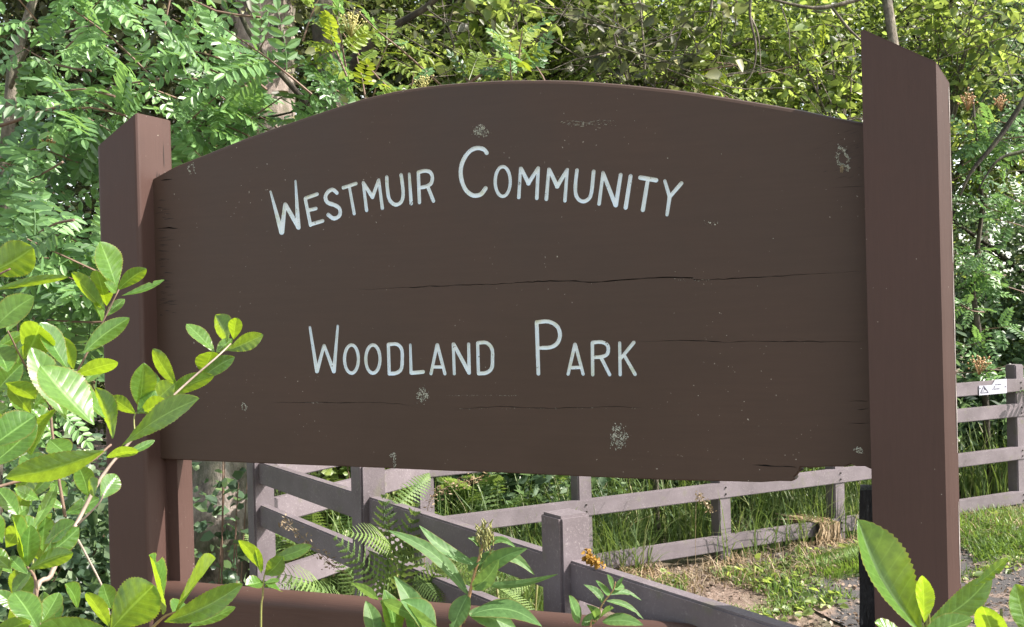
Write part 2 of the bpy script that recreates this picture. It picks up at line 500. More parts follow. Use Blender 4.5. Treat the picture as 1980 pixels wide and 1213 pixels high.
# path runs parallel to the long fence on its near side
pd = np.array([0.649, 0.761]); pn = np.array([0.761, -0.649])     # along, towards the camera
p0 = G(1600, 1092, 0)[:2]
V = []; npth = 90
for i in range(npth):
    s = -0.95 + i*0.22
    e1 = 0.05*math.sin(s*5.1)+0.04*math.sin(s*13.7+1); e2 = 0.06*math.sin(s*4.3+2)
    a = p0 + pd*s + pn*(0.0+e1); b_ = p0 + pd*s + pn*(1.8+e2)
    for q in range(9):
        c_ = a + (b_-a)*q/8
        V.append((c_[0], c_[1], float(ground_h(c_[0], c_[1])) + 0.012))
Fc = [(i*9+q, (i+1)*9+q, (i+1)*9+q+1, i*9+q+1) for i in range(npth-1) for q in range(8)]
path = mesh_py('path', V, Fc, asphalt(), smooth=True)
tag(path, 'worn dark asphalt path strewn with litter', 'path', kind='structure')

# ------------------------------------------------------------------ the sign
sign = empty('park_sign', (-1.0, 0.07, 0.0), 'large arched dark brown wooden sign lettered Westmuir Community Woodland Park between two posts', 'sign')

def prism_post(name, x0, x1, y0, y1, zi, zo, inner_right, bev, mat, parent, segs=3):
    """box post with slanting top: zi at the inner edge, zo at the outer edge"""
    zl, zr = (zo, zi) if inner_right else (zi, zo)
    bm = bmesh.new()
    c = [(x0, y0), (x1, y0), (x1, y1), (x0, y1)]
    bot = [bm.verts.new((x, y, -0.4)) for x, y in c]
    top = [bm.verts.new((x, y, zl if x == x0 else zr)) for x, y in c]
    bm.faces.new(bot[::-1]); bm.faces.new(top)
    for k in range(4): bm.faces.new((bot[k], bot[(k+1) % 4], top[(k+1) % 4], top[k]))
    bm.normal_update()
    big = []; small = []
    for e in bm.edges:
        a, b = e.verts
        vert = abs(a.co.x-b.co.x) < 1e-5 and abs(a.co.y-b.co.y) < 1e-5
        if not inner_right and vert and a.co.x > (x0+x1)/2: big.append(e)
        elif not inner_right and a.co.x > (x0+x1)/2 and b.co.x > (x0+x1)/2 and min(a.co.z, b.co.z) > 0: big.append(e)
        elif inner_right and vert: big.append(e)
        elif min(a.co.z, b.co.z) > 0 or vert: small.append(e)
    bmesh.ops.bevel(bm, geom=big, offset=bev, segments=segs, affect='EDGES', profile=0.5)
    small = [e for e in bm.edges if e.is_valid and min(v.co.z for v in e.verts) > 0.5 and len(e.link_faces) == 2 and e.calc_face_angle(0) > 0.6]
    bmesh.ops.bevel(bm, geom=small, offset=0.004, segments=2, affect='EDGES')
    me = bpy.data.meshes.new(name); bm.to_mesh(me); bm.free()
    o = link(name, me, mat, parent)
    for p in me.polygons: p.use_smooth = False
    return o
XL0, XL1 = -2.003, -1.874
XR0, XR1 = -0.156, -0.002
PD = 0.135
prism_post('post', XL0, XL1, 0, PD, 2.259, 2.183, True, 0.010, M_POST, sign)
prism_post('post', XR0, XR1, 0, PD, 2.263, 2.172, False, 0.024, M_POST, sign, 1)

def px_board(p, y=0.055):
    q = Y(p[0], p[1], y); return (q[0], q[2])
YB = 0.055
BT = 0.048
top_px = [(292, 344), (335, 322), (400, 296), (462, 271), (540, 243), (620, 216), (700, 190), (760, 176), (810, 168), (860, 162), (910, 158), (960, 155),
          (1010, 154), (1060, 154), (1105, 155), (1150, 158), (1200, 162), (1250, 167), (1300, 172.5), (1350, 179), (1400, 187), (1450, 195), (1500, 203.5), (1550, 212), (1610, 225), (1668, 236)]
bot_px = [(1683, 908), (1672, 903), (1655, 903), (1645, 899.5), (1634, 904), (1600, 903.5), (1570, 906), (1549, 905), (1547, 909), (1550, 912), (1545, 914), (1541, 920), (1537, 923), (1539, 928),
          (1530, 932), (1507, 931.5), (1470, 934), (1400, 932), (1320, 930.5), (1200, 926), (1070, 920), (940, 914), (870, 912), (700, 904.5), (500, 897), (313, 889)]
tp = [px_board(p) for p in top_px]; bp = [px_board(p) for p in bot_px]
tp = [(a[0], a[1]) for a in tp]
tp = [(XL1-0.012, tp[0][1]-0.006)] + tp[1:] + [(XR0+0.012, tp[-1][1]-0.006)]
bp = [(XR0+0.012, bp[0][1])] + bp + [(XL1-0.012, bp[-1][1])]
outline = tp + bp           # clockwise seen from the camera (x right, z up)
def inset(poly, d):
    n = len(poly); out = []
    for i in range(n):
        a, b, c = Vector(poly[i-1]), Vector(poly[i]), Vector(poly[(i+1) % n])
        e1 = (b-a).normalized(); e2 = (c-b).normalized()
        n1 = Vector((e1.y, -e1.x)); n2 = Vector((e2.y, -e2.x))   # inward for clockwise
        m = (n1+n2)
        if m.length < 1e-4: m = n1
        m.normalize()
        out.append(b + m*d/max(0.6, m.dot(n1)))
    return out
def densify(poly, maxl):
    out = []
    n = len(poly)
    for i in range(n):
        a, b = Vector(poly[i]), Vector(poly[(i+1) % n])
        k = max(1, int((b-a).length/maxl))
        for j in range(k): out.append(tuple(a.lerp(b, j/k)))
    return out
outline_d = outline
def inset_mix(dt, db):
    a, b = inset(outline_d, dt), inset(outline_d, db)
    nt_ = len(tp)
    return [a[i] if 0 < i < nt_-1 else b[i] for i in range(len(outline_d))]
inn = inset_mix(0.0085, 0.0035)
inn2 = inset_mix(0.0028, 0.0010)

def capsule(a, b, wa, wb, seg=6):
    a, b = Vector(a), Vector(b)
    d = (b-a)
    if d.length < 1e-6: d = Vector((1, 0))
    ang = math.atan2(d.y, d.x)
    pts = []
    for i in range(seg+1):
        t_ = ang - math.pi/2 + math.pi*i/seg
        pts.append((b.x+math.cos(t_)*wb, b.y+math.sin(t_)*wb))
    for i in range(seg+1):
        t_ = ang + math.pi/2 + math.pi*i/seg
        pts.append((a.x+math.cos(t_)*wa, a.y+math.sin(t_)*wa))
    return pts

def arc(cx, cy, rx, ry, a0, a1, n=14):
    return [(cx+rx*math.cos(math.radians(a0+(a1-a0)*i/n)), cy-ry*math.sin(math.radians(a0+(a1-a0)*i/n))) for i in range(n+1)]

def Z1(L): return [(500+x/4.5, 230+y/4.5) for x, y in L]
def Z2(L): return [(860+x/3.96, 230+y/3.96) for x, y in L]
def Z3(L): return [(560+x/2.75, 600+y/2.75) for x, y in L]
def sm(L, n=14): return [tuple(p) for p in curve_pts([(a, b, 0) for a, b in L], n)]
def sm2(L, n=14): return [(p[0], p[1]) for p in sm(L, n)]
# every letter: list of strokes (points in photo pixels, start width, end width)
T = 7.2; TT = 6.6
letters = [
 ('W', [(Z1([(104, 632), (200, 985)]), 4.5, 11), (Z1([(203, 985), (230, 745)]), 11, 8), (Z1([(233, 745), (348, 945)]), 8.5, 9), (Z1([(345, 940), (322, 540)]), 11, 4.5)]),
 ('E', [(Z1([(406, 695), (452, 925)]), T, T), (Z1([(410, 690), (510, 655)]), T, T), (Z1([(430, 797), (500, 780)]), T, T), (Z1([(452, 920), (558, 888)]), T, T)]),
 ('S', [(sm2(Z1([(682, 645), (645, 616), (605, 635), (582, 680), (600, 728), (665, 752), (706, 785), (705, 840), (655, 868), (606, 835)]), 26), T+.6, T+.6)]),
 ('T', [(Z1([(736, 600), (848, 563)]), T, T), (Z1([(790, 592), (832, 825)]), 6, T)]),
 ('M', [(Z1([(910, 553), (940, 797)]), 6, T), (Z1([(912, 560), (992, 682)]), T, 7.6), (Z1([(992, 680), (1044, 535)]), 7.6, 7), (Z1([(1046, 530), (1077, 778)]), 6, T)]),
 ('U', [(sm2(Z1([(1115, 508), (1122, 620), (1140, 705), (1190, 748), (1242, 722), (1258, 660), (1252, 570), (1240, 488)]), 22), T, T)]),
 ('I', [(Z1([(1311, 480), (1328, 737)]), 5.5, T)]),
 ('R', [(Z1([(1390, 465), (1400, 728)]), T, T), (sm2(Z1([(1392, 466), (1440, 453), (1490, 462), (1512, 505), (1502, 560), (1460, 588), (1402, 600)]), 18), T, T), (Z1([(1472, 590), (1522, 715)]), T, T)]),
 ('C', [(sm2(Z2([(322, 262), (300, 235), (255, 223), (205, 238), (160, 285), (130, 350), (122, 420), (135, 490), (165, 550), (205, 582), (240, 588), (280, 575), (313, 532)]), 34), 8.2, 8.6)]),
 ('O', [(Z2(arc(444, 480, 58, 114, 90, 450, 26)), TT, TT)]),
 ('M', [(Z2([(580, 378), (567, 602)]), 6, T), (Z2([(585, 380), (642, 495)]), T, 8.5), (Z2([(640, 495), (714, 378)]), 8.5, 7), (Z2([(716, 376), (705, 608)]), 6.5, T)]),
 ('M', [(Z2([(797, 385), (778, 615)]), 6, T), (Z2([(800, 388), (862, 518)]), T, 8.5), (Z2([(860, 518), (938, 390)]), 8.5, 7), (Z2([(938, 388), (920, 628)]), 6.5, T)]),
 ('U', [(sm2(Z2([(1013, 392), (1001, 500), (1003, 575), (1025, 618), (1062, 633), (1103, 612), (1124, 560), (1140, 402)]), 22), T, T)]),
 ('N', [(Z2([(1212, 412), (1182, 652)]), 6.5, T), (Z2([(1214, 420), (1308, 662)]), 7.6, 8.5), (Z2([(1310, 662), (1347, 428)]), 8.2, T)]),
 ('I', [(Z2([(1423, 438), (1385, 680)]), T, 8)]),
 ('T', [(Z2([(1498, 450), (1618, 470)]), 8.4, 8.4), (Z2([(1553, 478), (1517, 698)]), T, 8)]),
 ('Y', [(Z2([(1685, 475), (1722, 598)]), 6, T), (Z2([(1812, 493), (1724, 596)]), 7.6, T), (Z2([(1722, 596), (1702, 735)]), 8.2, 6.5)]),
 ('W', [(Z3([(108, 92), (145, 325)]), 5.5, 8), (Z3([(146, 325), (183, 188)]), 8, 6.5), (Z3([(184, 188), (235, 325)]), 6.5, 8.5), (Z3([(236, 325), (256, 84)]), 8.5, 5.5)]),
 ('O', [(Z3(arc(329, 260, 37, 75, 90, 450, 26)), TT, TT)]),
 ('O', [(Z3(arc(443, 260, 38, 75, 90, 450, 26)), TT, TT)]),
 ('D', [(Z3([(525, 182), (530, 336)]), TT, TT), (sm2(Z3([(527, 182), (570, 181), (596, 208), (599, 260), (594, 312), (568, 334), (530, 338)]), 18), TT+.4, TT+.6)]),
 ('L', [(Z3([(642, 184), (646, 334)]), 5, TT), (Z3([(648, 334), (710, 328)]), 7.5, 7.5)]),
 ('A', [(Z3([(784, 185), (752, 338)]), 7, TT), (Z3([(786, 185), (826, 338)]), 7, TT), (Z3([(768, 302), (815, 302)]), 6.5, 6.5)]),
 ('N', [(Z3([(870, 180), (876, 338)]), TT, TT), (Z3([(873, 182), (954, 332)]), 7.2, 7.8), (Z3([(955, 334), (952, 180)]), 7.4, TT)]),
 ('D', [(Z3([(1000, 174), (1004, 336)]), TT, TT), (sm2(Z3([(1002, 174), (1046, 173), (1076, 205), (1079, 258), (1075, 308), (1046, 333), (1005, 337)]), 18), TT+.4, TT+.6)]),
 ('P', [(Z3([(1314, 64), (1323, 338)]), 8, 7.5), (sm2(Z3([(1316, 64), (1375, 60), (1422, 85), (1438, 130), (1424, 175), (1385, 198), (1320, 200)]), 18), 7.6, 7.6)]),
 ('A', [(Z3([(1517, 182), (1481, 340)]), 7, TT), (Z3([(1519, 182), (1561, 340)]), 7, TT), (Z3([(1500, 306), (1545, 304)]), 6.5, 6.5)]),
 ('R', [(Z3([(1610, 174), (1612, 343)]), TT, TT), (sm2(Z3([(1612, 172), (1660, 170), (1692, 190), (1690, 232), (1660, 248), (1614, 251)]), 16), 7, 7), (Z3([(1655, 250), (1702, 343)]), 7, TT)]),
 ('K', [(Z3([(1755, 174), (1758, 343)]), 6.2, TT), (Z3([(1830, 172), (1760, 258)]), 7.4, 6.5), (Z3([(1781, 243), (1837, 341)]), 6.5, 7)]),
]
cracks = [
 [(682, 560), (722, 559), (760, 557), (798, 556), (830, 553.5), (866, 553), (900, 551), (950, 550), (1000, 547), (1050, 544), (1100, 543.5), (1150, 546), (1200, 541), (1240, 539), (1290, 536), (1340, 537), (1342, 542), (1400, 540), (1430, 538), (1500, 535), (1540, 532), (1600, 528), (1660, 525), (1674, 524)],
 [(1232, 661), (1280, 660), (1330, 658), (1400, 661.5), (1460, 660), (1520, 660.5), (1600, 661), (1676, 661)],
 [(520, 777), (560, 779), (610, 778), (660, 780), (700, 778), (740, 779), (770, 781), (803, 786)],
 [(880, 791), (930, 788), (980, 786), (1040, 790), (1090, 789), (1150, 788), (1190, 787), (1250, 788)],
 [(1455, 900), (1480, 900), (1510, 902), (1535, 903), (1541, 905)],
 [(1640, 776), (1679, 776)], [(1655, 793), (1680, 790)], [(1636, 819), (1681, 818)],
 [(302, 442), (318, 441), (345, 441.5)], [(310, 350), (335, 346)], [(1612, 363), (1672, 360)],
]
crack_w = [1.25, 0.85, 0.8, 0.75, 1.6, .7, .7, .7, 1.8, 1.2, 0.7]
faces_in = []; coords = []; owner = []
def add_poly(pts, own):
    s = len(coords)
    area = sum(pts[i-1][0]*pts[i][1]-pts[i][0]*pts[i-1][1] for i in range(len(pts)))
    if area < 0: pts = pts[::-1]
    for p in pts: coords.append(Vector((p[0], p[1])))
    faces_in.append(list(range(s, s+len(pts)))); owner.append(own)
add_poly([tuple(p) for p in inn], ('board', 0))
for li, (ch, strokes) in enumerate(letters):
    for pts, w0, w1 in strokes:
        n = len(pts)
        for i in range(n-1):
            a, b = px_board(pts[i]), px_board(pts[i+1])
            k0 = w0+(w1-w0)*i/(n-1); k1 = w0+(w1-w0)*(i+1)/(n-1)
            dep = project((a[0], YB, a[1]))[2]
            jit = 1+random.uniform(-.05, .05)
            add_poly(capsule(a, b, k0*0.5*dep/F*jit, k1*0.5*dep/F*jit), ('letter', li))
for ci, (pts, w) in enumerate(zip(cracks, crack_w)):
    P2 = densify([px_board(p) for p in pts], 0.02)[:]
    P2 = []
    for a, b in zip(pts[:-1], pts[1:]):
        a2, b2 = Vector(px_board(a)), Vector(px_board(b))
        k = max(1, int((b2-a2).length/0.012))
        for j in range(k):
            q = a2.lerp(b2, j/k); P2.append(q + Vector((0, random.uniform(-0.0009, 0.0009))))
    P2.append(Vector(px_board(pts[-1])))
    up_, lo_ = [], []
    for j, q in enumerate(P2):
        e = min(1, 4*min(j, len(P2)-1-j)/len(P2)+0.08)
        h = w*0.0011*e*random.uniform(0.3, 1.2)*0.85
        up_.append((q.x, q.y+h)); lo_.append((q.x, q.y-h))
    add_poly(lo_ + up_[::-1], ('crack', ci))
vo, eo, fo, ov, oe, of = delaunay_2d_cdt(coords, [], faces_in, 1, 1e-6)
groups = {}
for f, src in zip(fo, of):
    own = ('board', 0)
    for s in src:
        if owner[s][0] != 'board': own = owner[s]
    if not src: continue
    if own[0] == 'board' and 0 not in src: continue
    groups.setdefault(own, []).append(f)
def build_recess(name, fl, depth, mat, parent, lip=0.0):
    """floor at depth plus side walls along its outer edge"""
    used = {}
    V, Fc = [], []
    def vid(i, y):
        k = (i, y)
        if k not in used:
            used[k] = len(V); V.append((vo[i].x, y, vo[i].y))
        return used[k]
    ec = {}
    for f in fl:
        for i in range(len(f)):
            e = (f[i], f[(i+1) % len(f)])
            ec[tuple(sorted(e))] = ec.get(tuple(sorted(e)), 0)+1
    for f in fl:
        Fc.append([vid(i, YB+depth) for i in f][::1])
        for i in range(len(f)):
            e = (f[i], f[(i+1) % len(f)])
            if ec[tuple(sorted(e))] == 1:
                Fc.append([vid(e[0], YB), vid(e[1], YB), vid(e[1], YB+depth), vid(e[0], YB+depth)])
    return mesh_py(name, V, Fc, mat, parent)
# board body
bfl = groups[('board', 0)]
used = {}; V = []; Fc = []
for f in bfl:
    for i in f:
        if i not in used: used[i] = len(V); V.append((vo[i].x, YB, vo[i].y))
    Fc.append([used[i] for i in f])
def nearest_out(p):
    return min(used, key=lambda i: (vo[i].x-p[0])**2+(vo[i].y-p[1])**2)
rim0 = [used[nearest_out(p)] for p in inn]
n = len(inn)
r1 = len(V); V += [(p[0], YB+0.0028, p[1]) for p in inn2]
r2 = len(V); V += [(p[0], YB+0.0090, p[1]) for p in outline_d]
r3 = len(V); V += [(p[0], YB+BT-0.006, p[1]) for p in outline_d]
r4 = len(V); V += [(p[0], YB+BT, p[1]) for p in inn]
for i in range(n):
    j = (i+1) % n
    for a, b in ((rim0, None),):
        Fc.append([rim0[i], rim0[j], r1+j, r1+i])
    Fc.append([r1+i, r1+j, r2+j, r2+i]); Fc.append([r2+i, r2+j, r3+j, r3+i]); Fc.append([r3+i, r3+j, r4+j, r4+i])
Fc.append([r4+i for i in range(n)])
board = mesh_py('board', V, Fc, M_BOARD, sign)
for own, fl in groups.items():
    if own[0] == 'letter': build_recess('letter', fl, 0.0050, M_LETTER, board)
    if own[0] == 'crack': build_recess('crack', fl, 0.012, M_CRACK, board)

def flakes(name, cx, cy, rx, ry, n, mat, parent, size=1.0, ring=False, y=YB, sq=None):
    V, Fc = [], []
    ph = [random.uniform(0, 6.28) for _ in range(3)]
    for _ in range(int(n*1.6)):
        a = random.uniform(0, 2*math.pi); r = math.sqrt(random.uniform(0.35 if ring else 0, 1))
        r *= 1.0 + 0.16*math.sin(2*a+ph[0]) + 0.12*math.sin(3*a+ph[1]) + 0.07*math.sin(7*a+ph[2])
        if math.sin(a*4+r*5+ph[1]) > .85: continue
        if random.random() < 0.1: r *= 1.3
        c = px_board((cx+rx*r*math.cos(a), cy+ry*r*math.sin(a)))
        s = size*(0.3+1.5*random.random()**2.2)*0.0011
        k = random.choice([4, 5, 6]); b0 = len(V); o = random.uniform(0, 6)
        t_ = random.uniform(0.0006, 0.0016)
        asp = sq if sq else 1.0
        for q in range(k):
            aa = o+2*math.pi*q/k; rr = s*random.uniform(0.6, 1.3)
            V.append((c[0]+rr*math.cos(aa)*asp, y+0.0002, c[1]+rr*math.sin(aa)/asp))
        V.append((c[0], y-t_, c[1]))
        for q in range(k): Fc.append((b0+(q+1) % k, b0+q, b0+k))
    o = mesh_py(name, V, Fc, mat, parent)
    return tag(o, kind='stuff')
flakes('lichen_patch', 930, 253, 13, 12, 230, M_LICHEN, board)
flakes('lichen_patch', 370, 327, 8, 10, 90, M_LICHEN, board, ring=True)
flakes('lichen_patch', 817, 765, 12, 13, 200, M_LICHEN, board)
flakes('lichen_patch', 1197, 846, 18, 20, 330, M_LICHEN, board)
flakes('lichen_patch', 472, 787, 6, 7, 60, M_LICHEN, board, ring=True)
flakes('lichen_patch', 1661, 871, 8, 6, 70, M_LICHEN, board)
flakes('lichen_patch', 1629, 306, 12, 20, 220, M_LICHEN, board, ring=True)
flakes('lichen_patch', 1628, 326, 4, 7, 60, M_FILLER, board); flakes('lichen_patch', 1638, 325, 3, 7, 50, M_LICHEN, board)
flakes('paint_scrape', 1115, 240, 26, 6, 60, M_LICHEN, board, 1.0, sq=2.6)
flakes('paint_scrape', 1165, 239, 30, 7, 50, M_LICHEN, board, 0.8, sq=2.6)
flakes('paint_scrape', 920, 765, 80, 1.2, 60, M_LICHEN, board, 0.5, sq=1.6)
flakes('paint_scrape', 1340, 541, 40, 3, 30, M_LICHEN, board, 0.45, sq=1.6)
flakes('paint_scrape', 600, 779, 70, 1.2, 34, M_LICHEN, board, 0.5, sq=2.0)
flakes('paint_scrape', 1060, 790, 190, 1.5, 46, M_LICHEN, board, 0.5, sq=2.0)
flakes('paint_fleck', 1000, 540, 640, 300, 38, M_LICHEN, board, 0.7)
flakes('paint_fleck', 1374, 431, 14, 10, 8, M_LICHEN, board, 1.2)
flakes('peeling_paint', 760, 880, 7, 4, 60, M_LICHEN, board, 0.8)
flakes('peeling_paint', 763, 894, 3, 12, 70, M_LICHEN, board, 0.7)

# battens behind the ends of the board, below it
def batten(x0, x1, y0, y1, z1, mat, rough):
    rr = random.Random(5)
    V, Fc = [], []
    nz = 26 if rough else 2
    for i in range(nz):
        z = -0.3+(z1+0.3)*i/(nz-1)
        j = (lambda: rr.uniform(-0.004, 0.004)) if rough else (lambda: 0)
        V += [(x0+j(), y0+j(), z+(rr.uniform(-0.01, 0.006) if rough and i == nz-1 else 0)), (x1, y0+j()*0.3, z), (x1, y1, z), (x0+j(), y1, z)]
    for i in range(nz-1):
        for q in range(4):
            a = i*4+q; b = i*4+(q+1) % 4
            Fc.append((a, b, b+4, a+4))
    Fc.append((nz*4-4, nz*4-3, nz*4-2, nz*4-1))
    return mesh_py('batten', V, Fc, mat, sign)
batten(XL1, XL1+0.034, 0.075, 0.133, 1.40, M_POST, False)
o = batten(XR0-0.032, XR0-0.0005, 0.075, 0.130, G(1668, 948, 0)[2]*0 + Y(1672, 946, 0.075)[2], M_BLACK, True)
tag(o, 'rotten black batten with ragged top')

# lower board with round top
zt = Y(715, 1165, 0.03)[2]
prof = []
for i in range(23):
    a = math.pi*i/22
    prof.append((0.068-0.038*math.cos(a)*1.0, zt-0.032+0.032*math.sin(a)))
prof = [(0.030, 0.42)] + prof + [(0.106, 0.42)]
V = [(XL1, y, z) for y, z in prof] + [(XR0, y, z) for y, z in prof]
k = len(prof)
Fc = [[i, (i+1) % k, k+(i+1) % k, k+i] for i in range(k)] + [list(range(k))[::-1], list(range(k, 2*k))]
mesh_py('lower_board', V, Fc, M_RAILB, sign)

# end-grain rot where board meets the left post
V, Fc = [], []
for i in range(60):
    z = random.uniform(1.75, 2.08); x = XL1+0.004+abs(random.gauss(0, 0.016)); l = random.uniform(0.008, 0.04); h = random.uniform(0.0005, 0.0018)
    b0 = len(V)
    V += [(x, YB-0.0006, z), (x+l, YB-0.0004, z+random.uniform(-.002, .002)), (x+l*0.4, YB-0.0006, z+h)]
    Fc.append((b0, b0+1, b0+2))
o = mesh_py('rot_streak', V, Fc, M_CRACK, board); tag(o, kind='stuff')
V, Fc = [], []
for i in range(40):
    z = random.uniform(1.98, 2.08); x = XR0-0.004-abs(random.gauss(0, 0.03)); l = random.uniform(0.008, 0.03); h = random.uniform(0.0005, 0.0018)
    b0 = len(V)
    V += [(x-l, YB-0.0005, z), (x, YB-0.0006, z+l*.25), (x-l*0.4, YB-0.0006, z+h+l*.1)]
    Fc.append((b0, b0+1, b0+2))
o = mesh_py('rot_streak', V, Fc, M_CRACK, board); tag(o, kind='stuff')
# cracks on the side face of the left post
for (y, z0, z1, w) in ((0.098, 2.13, 2.20, 0.0014), (0.07, 2.09, 2.12, 0.002), (0.078, 2.10, 2.115, 0.0018)):
    V = [(XL1+0.0008, y-w*.3, z0), (XL1+0.0008, y+w, z0+0.01), (XL1+0.0008, y+w*.3, z1), (XL1+0.0008, y-w, (z0+z1)/2)]
    mesh_py('post_crack', V, [(0, 1, 2, 3)], M_CRACK, sign)

# chipped pale paint line down the outer arris of the right post
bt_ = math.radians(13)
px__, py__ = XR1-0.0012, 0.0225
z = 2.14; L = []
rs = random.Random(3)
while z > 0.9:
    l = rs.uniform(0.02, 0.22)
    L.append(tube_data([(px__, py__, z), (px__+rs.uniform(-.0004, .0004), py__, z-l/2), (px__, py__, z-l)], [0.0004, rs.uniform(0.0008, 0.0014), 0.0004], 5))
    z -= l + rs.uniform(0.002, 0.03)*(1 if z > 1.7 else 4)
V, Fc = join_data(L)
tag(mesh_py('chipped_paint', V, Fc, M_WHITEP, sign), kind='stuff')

# ------------------------------------------------------------------ fences
def box_data(c, half, ang, bev=0.006, top_pyr=0.0):
    """bevelled box; c = centre, half sizes, rotated by ang about z"""
    bm = bmesh.new()
    bmesh.ops.create_cube(bm, size=1)
    for v in bm.verts:
        v.co.x *= 2*half[0]; v.co.y *= 2*half[1]; v.co.z *= 2*half[2]
    bmesh.ops.bevel(bm, geom=list(bm.edges), offset=bev, segments=2, affect='EDGES')
    R = Matrix.Rotation(ang, 4, 'Z')
    for v in bm.verts: v.co = (R @ v.co) + Vector(c)
    me = bpy.data.meshes.new('m'); bm.to_mesh(me); bm.free()
    return me
def box(name, c, half, ang, mat, parent, bev=0.006):
    me = box_data(c, half, ang, bev); me.name = name
    return link(name, me, mat, parent)
def fence_run(thing, a, b, tops, rh, rt, off, mat, z_tilt=0.0):
    """rails between a and b (xy), shifted sideways by off"""
    a, b = np.array(a[:2]), np.array(b[:2])
    d = b-a; L = np.linalg.norm(d); d /= L; nn = np.array([-d[1], d[0]])
    ang = math.atan2(d[1], d[0])
    for z in tops:
        c = (a+b)/2 + nn*off
        box('rail', (c[0], c[1], z-rh/2), (L/2, rt/2, rh/2), ang, mat, thing, 0.005)
def fence_post(thing, p, ang, z, mat, h=0.05):
    return box('post', (p[0], p[1], (z-0.3)/2), (h, h, (z+0.3)/2), ang, mat, thing, 0.007)

# near run A-B-C (posts on the camera side, rails behind them)
A0 = np.array([-0.804, 0.261]); C0 = np.array([-2.454, 1.47]); dn = (C0-A0)/np.linalg.norm(C0-A0)
angN = math.atan2(dn[1], dn[0]); nN = np.array([dn[1], -dn[0]])     # nN: check it points away from the camera
if nN@(np.array([1.0, 0.3])) < 0: nN = -nN
near = empty('fence', (-0.9, 0.35, 0), 'near grey plastic post and rail fence with square post, slanting behind the sign base', 'fence', 'recycled plastic fences')
def on_line(px, P, D):
    """point of the line P + s D (plan view) seen in column px at about y 1000"""
    rr_ = ray(px, 1000)[:2]
    M_ = np.array([[rr_[0], -D[0]], [rr_[1], -D[1]]])
    s = np.linalg.solve(M_, P-CP[:2])
    return CP[:2]+rr_*s[0]
# camera side corner of post A is at column 1083
front = on_line(1083, np.array([-0.898, 0.311]), dn)
PA = np.array([-0.898, 0.311]) + dn*0.045 + nN*0.045
offs = -0.0
PB = None
lineP = PA
def post_at(px_front):
    c = on_line(px_front, PA - dn*0.045 - nN*0.045, dn)
    return c + dn*0.045 + nN*0.045
PB = post_at(700); PC = post_at(492)
for P in (PA, PB, PC): fence_post(near, P, angN, 1.24, M_PLASTIC, 0.045)
RN = nN*(0.045+0.021)
RN0 = RN - dn*0.0
ra = PA - dn*1.3 + RN0; rb = PC + RN0 + dn*0.05
# rail nearly flush with post side: sits between posts from A onward
fence_run(near, PA - dn*1.6, PC + dn*0.04, (1.13, 0.95, 0.64), 0.090, 0.040, 0, M_PLASTIC)
print('posts', PA, PB, PC)

# long far fence
m0 = np.array([-2.51, 3.088]); m1 = np.array([-0.012, 6.03]); dm = (m1-m0)/np.linalg.norm(m1-m0)
nm = np.array([dm[1], -dm[0]])          # towards the camera / sun
angM = math.atan2(dm[1], dm[0])
far = empty('fence', (-1.2, 4.6, 0), 'long four rail grey plastic fence crossing behind the sign beside the path', 'fence', 'recycled plastic fences')
def mpost(px):   # px of the front-left corner
    c = on_line(px, m0, dm); return c - nm*0.052 + dm*0.045
E1 = mpost(812)
mend = m0 + dm*6.4
for P in [E1] + [mpost(q) for q in (1121, 1393, 1617, 1972)] + [m0 + dm*5.9]:
    fence_post(far, P, angM, 1.24 if P is not E1 else 1.22, M_PLASTIC, 0.045)
for k_, z in enumerate((1.14, 0.96, 0.65, 0.33)):
    a = m0 - dm*0.12; b = mend
    c = (a+b)/2 - nm*0.02
    box('rail', (c[0], c[1], z-0.047), (np.linalg.norm(b-a)/2, 0.020, 0.047), angM, M_PLASTIC, far, 0.005)
# bolts on the rails
for px_ in (1121, 1393, 1617, 1972):
    P = mpost(px_)
    for z in (1.14, 0.96, 0.65, 0.33):
        for dz in (-0.028, -0.068):
            q = P + nm*0.0535
            V, Fc = tube_data([(q[0], q[1], z+dz), (q[0]+nm[0]*0.005, q[1]+nm[1]*0.005, z+dz)], [0.006, 0.005], 6)
            mesh_py('bolt', V, Fc, M_CRACK, far)
# short linking fence C - E
E0 = np.array([-2.60, 3.02]); D0 = np.array([PC[0]-0.02, PC[1]+0.06])
linkf = empty('fence', (-2.5, 2.2, 0), 'short fence linking the near fence to the long fence, left behind the sign', 'fence', 'recycled plastic fences')
dl = (E0-D0)/np.linalg.norm(E0-D0); nl = np.array([dl[1], -dl[0]])
for z in (1.14, 0.955, 0.65, 0.33):
    c = (D0+E0)/2
    box('rail', (c[0], c[1], z-0.055), (np.linalg.norm(E0-D0)/2, 0.02, 0.055), math.atan2(dl[1], dl[0]), M_PLASTIC, linkf, 0.005)

# warning sign on the top rail
ws = empty('warning_sign', G(1920, 755, 1.1), 'small torn white warning sign with triangle on the top fence rail', 'sign')
def on_m(px, py, off=0.003):
    r = ray(px, py); Pm = np.array([m0[0], m0[1]]) + nm*off
    k = ((Pm-CP[:2])@nm)/(r[:2]@nm)
    return CP + r*k
def slab(name, pxs, off, th, mat, parent):
    a = [on_m(x, y, off) for x, y in pxs]; b = [on_m(x, y, off+th) for x, y in pxs]
    k = len(a)
    return mesh_py(name, list(a)+list(b), [list(range(k)), list(range(k, 2*k))[::-1]] + [[i, (i+1) % k, k+(i+1) % k, k+i] for i in range(k)], mat, parent)
def zs(L): return [(1820+x/8.66, 690+y/8.66) for x, y in L]
M_WHITE = plain('white sign plastic', (0.42, 0.43, 0.50), 0.5, (0.36, 0.37, 0.43), 10, 0.05)
M_INK = plain('dark sign ink', (0.035, 0.035, 0.06), 0.5)
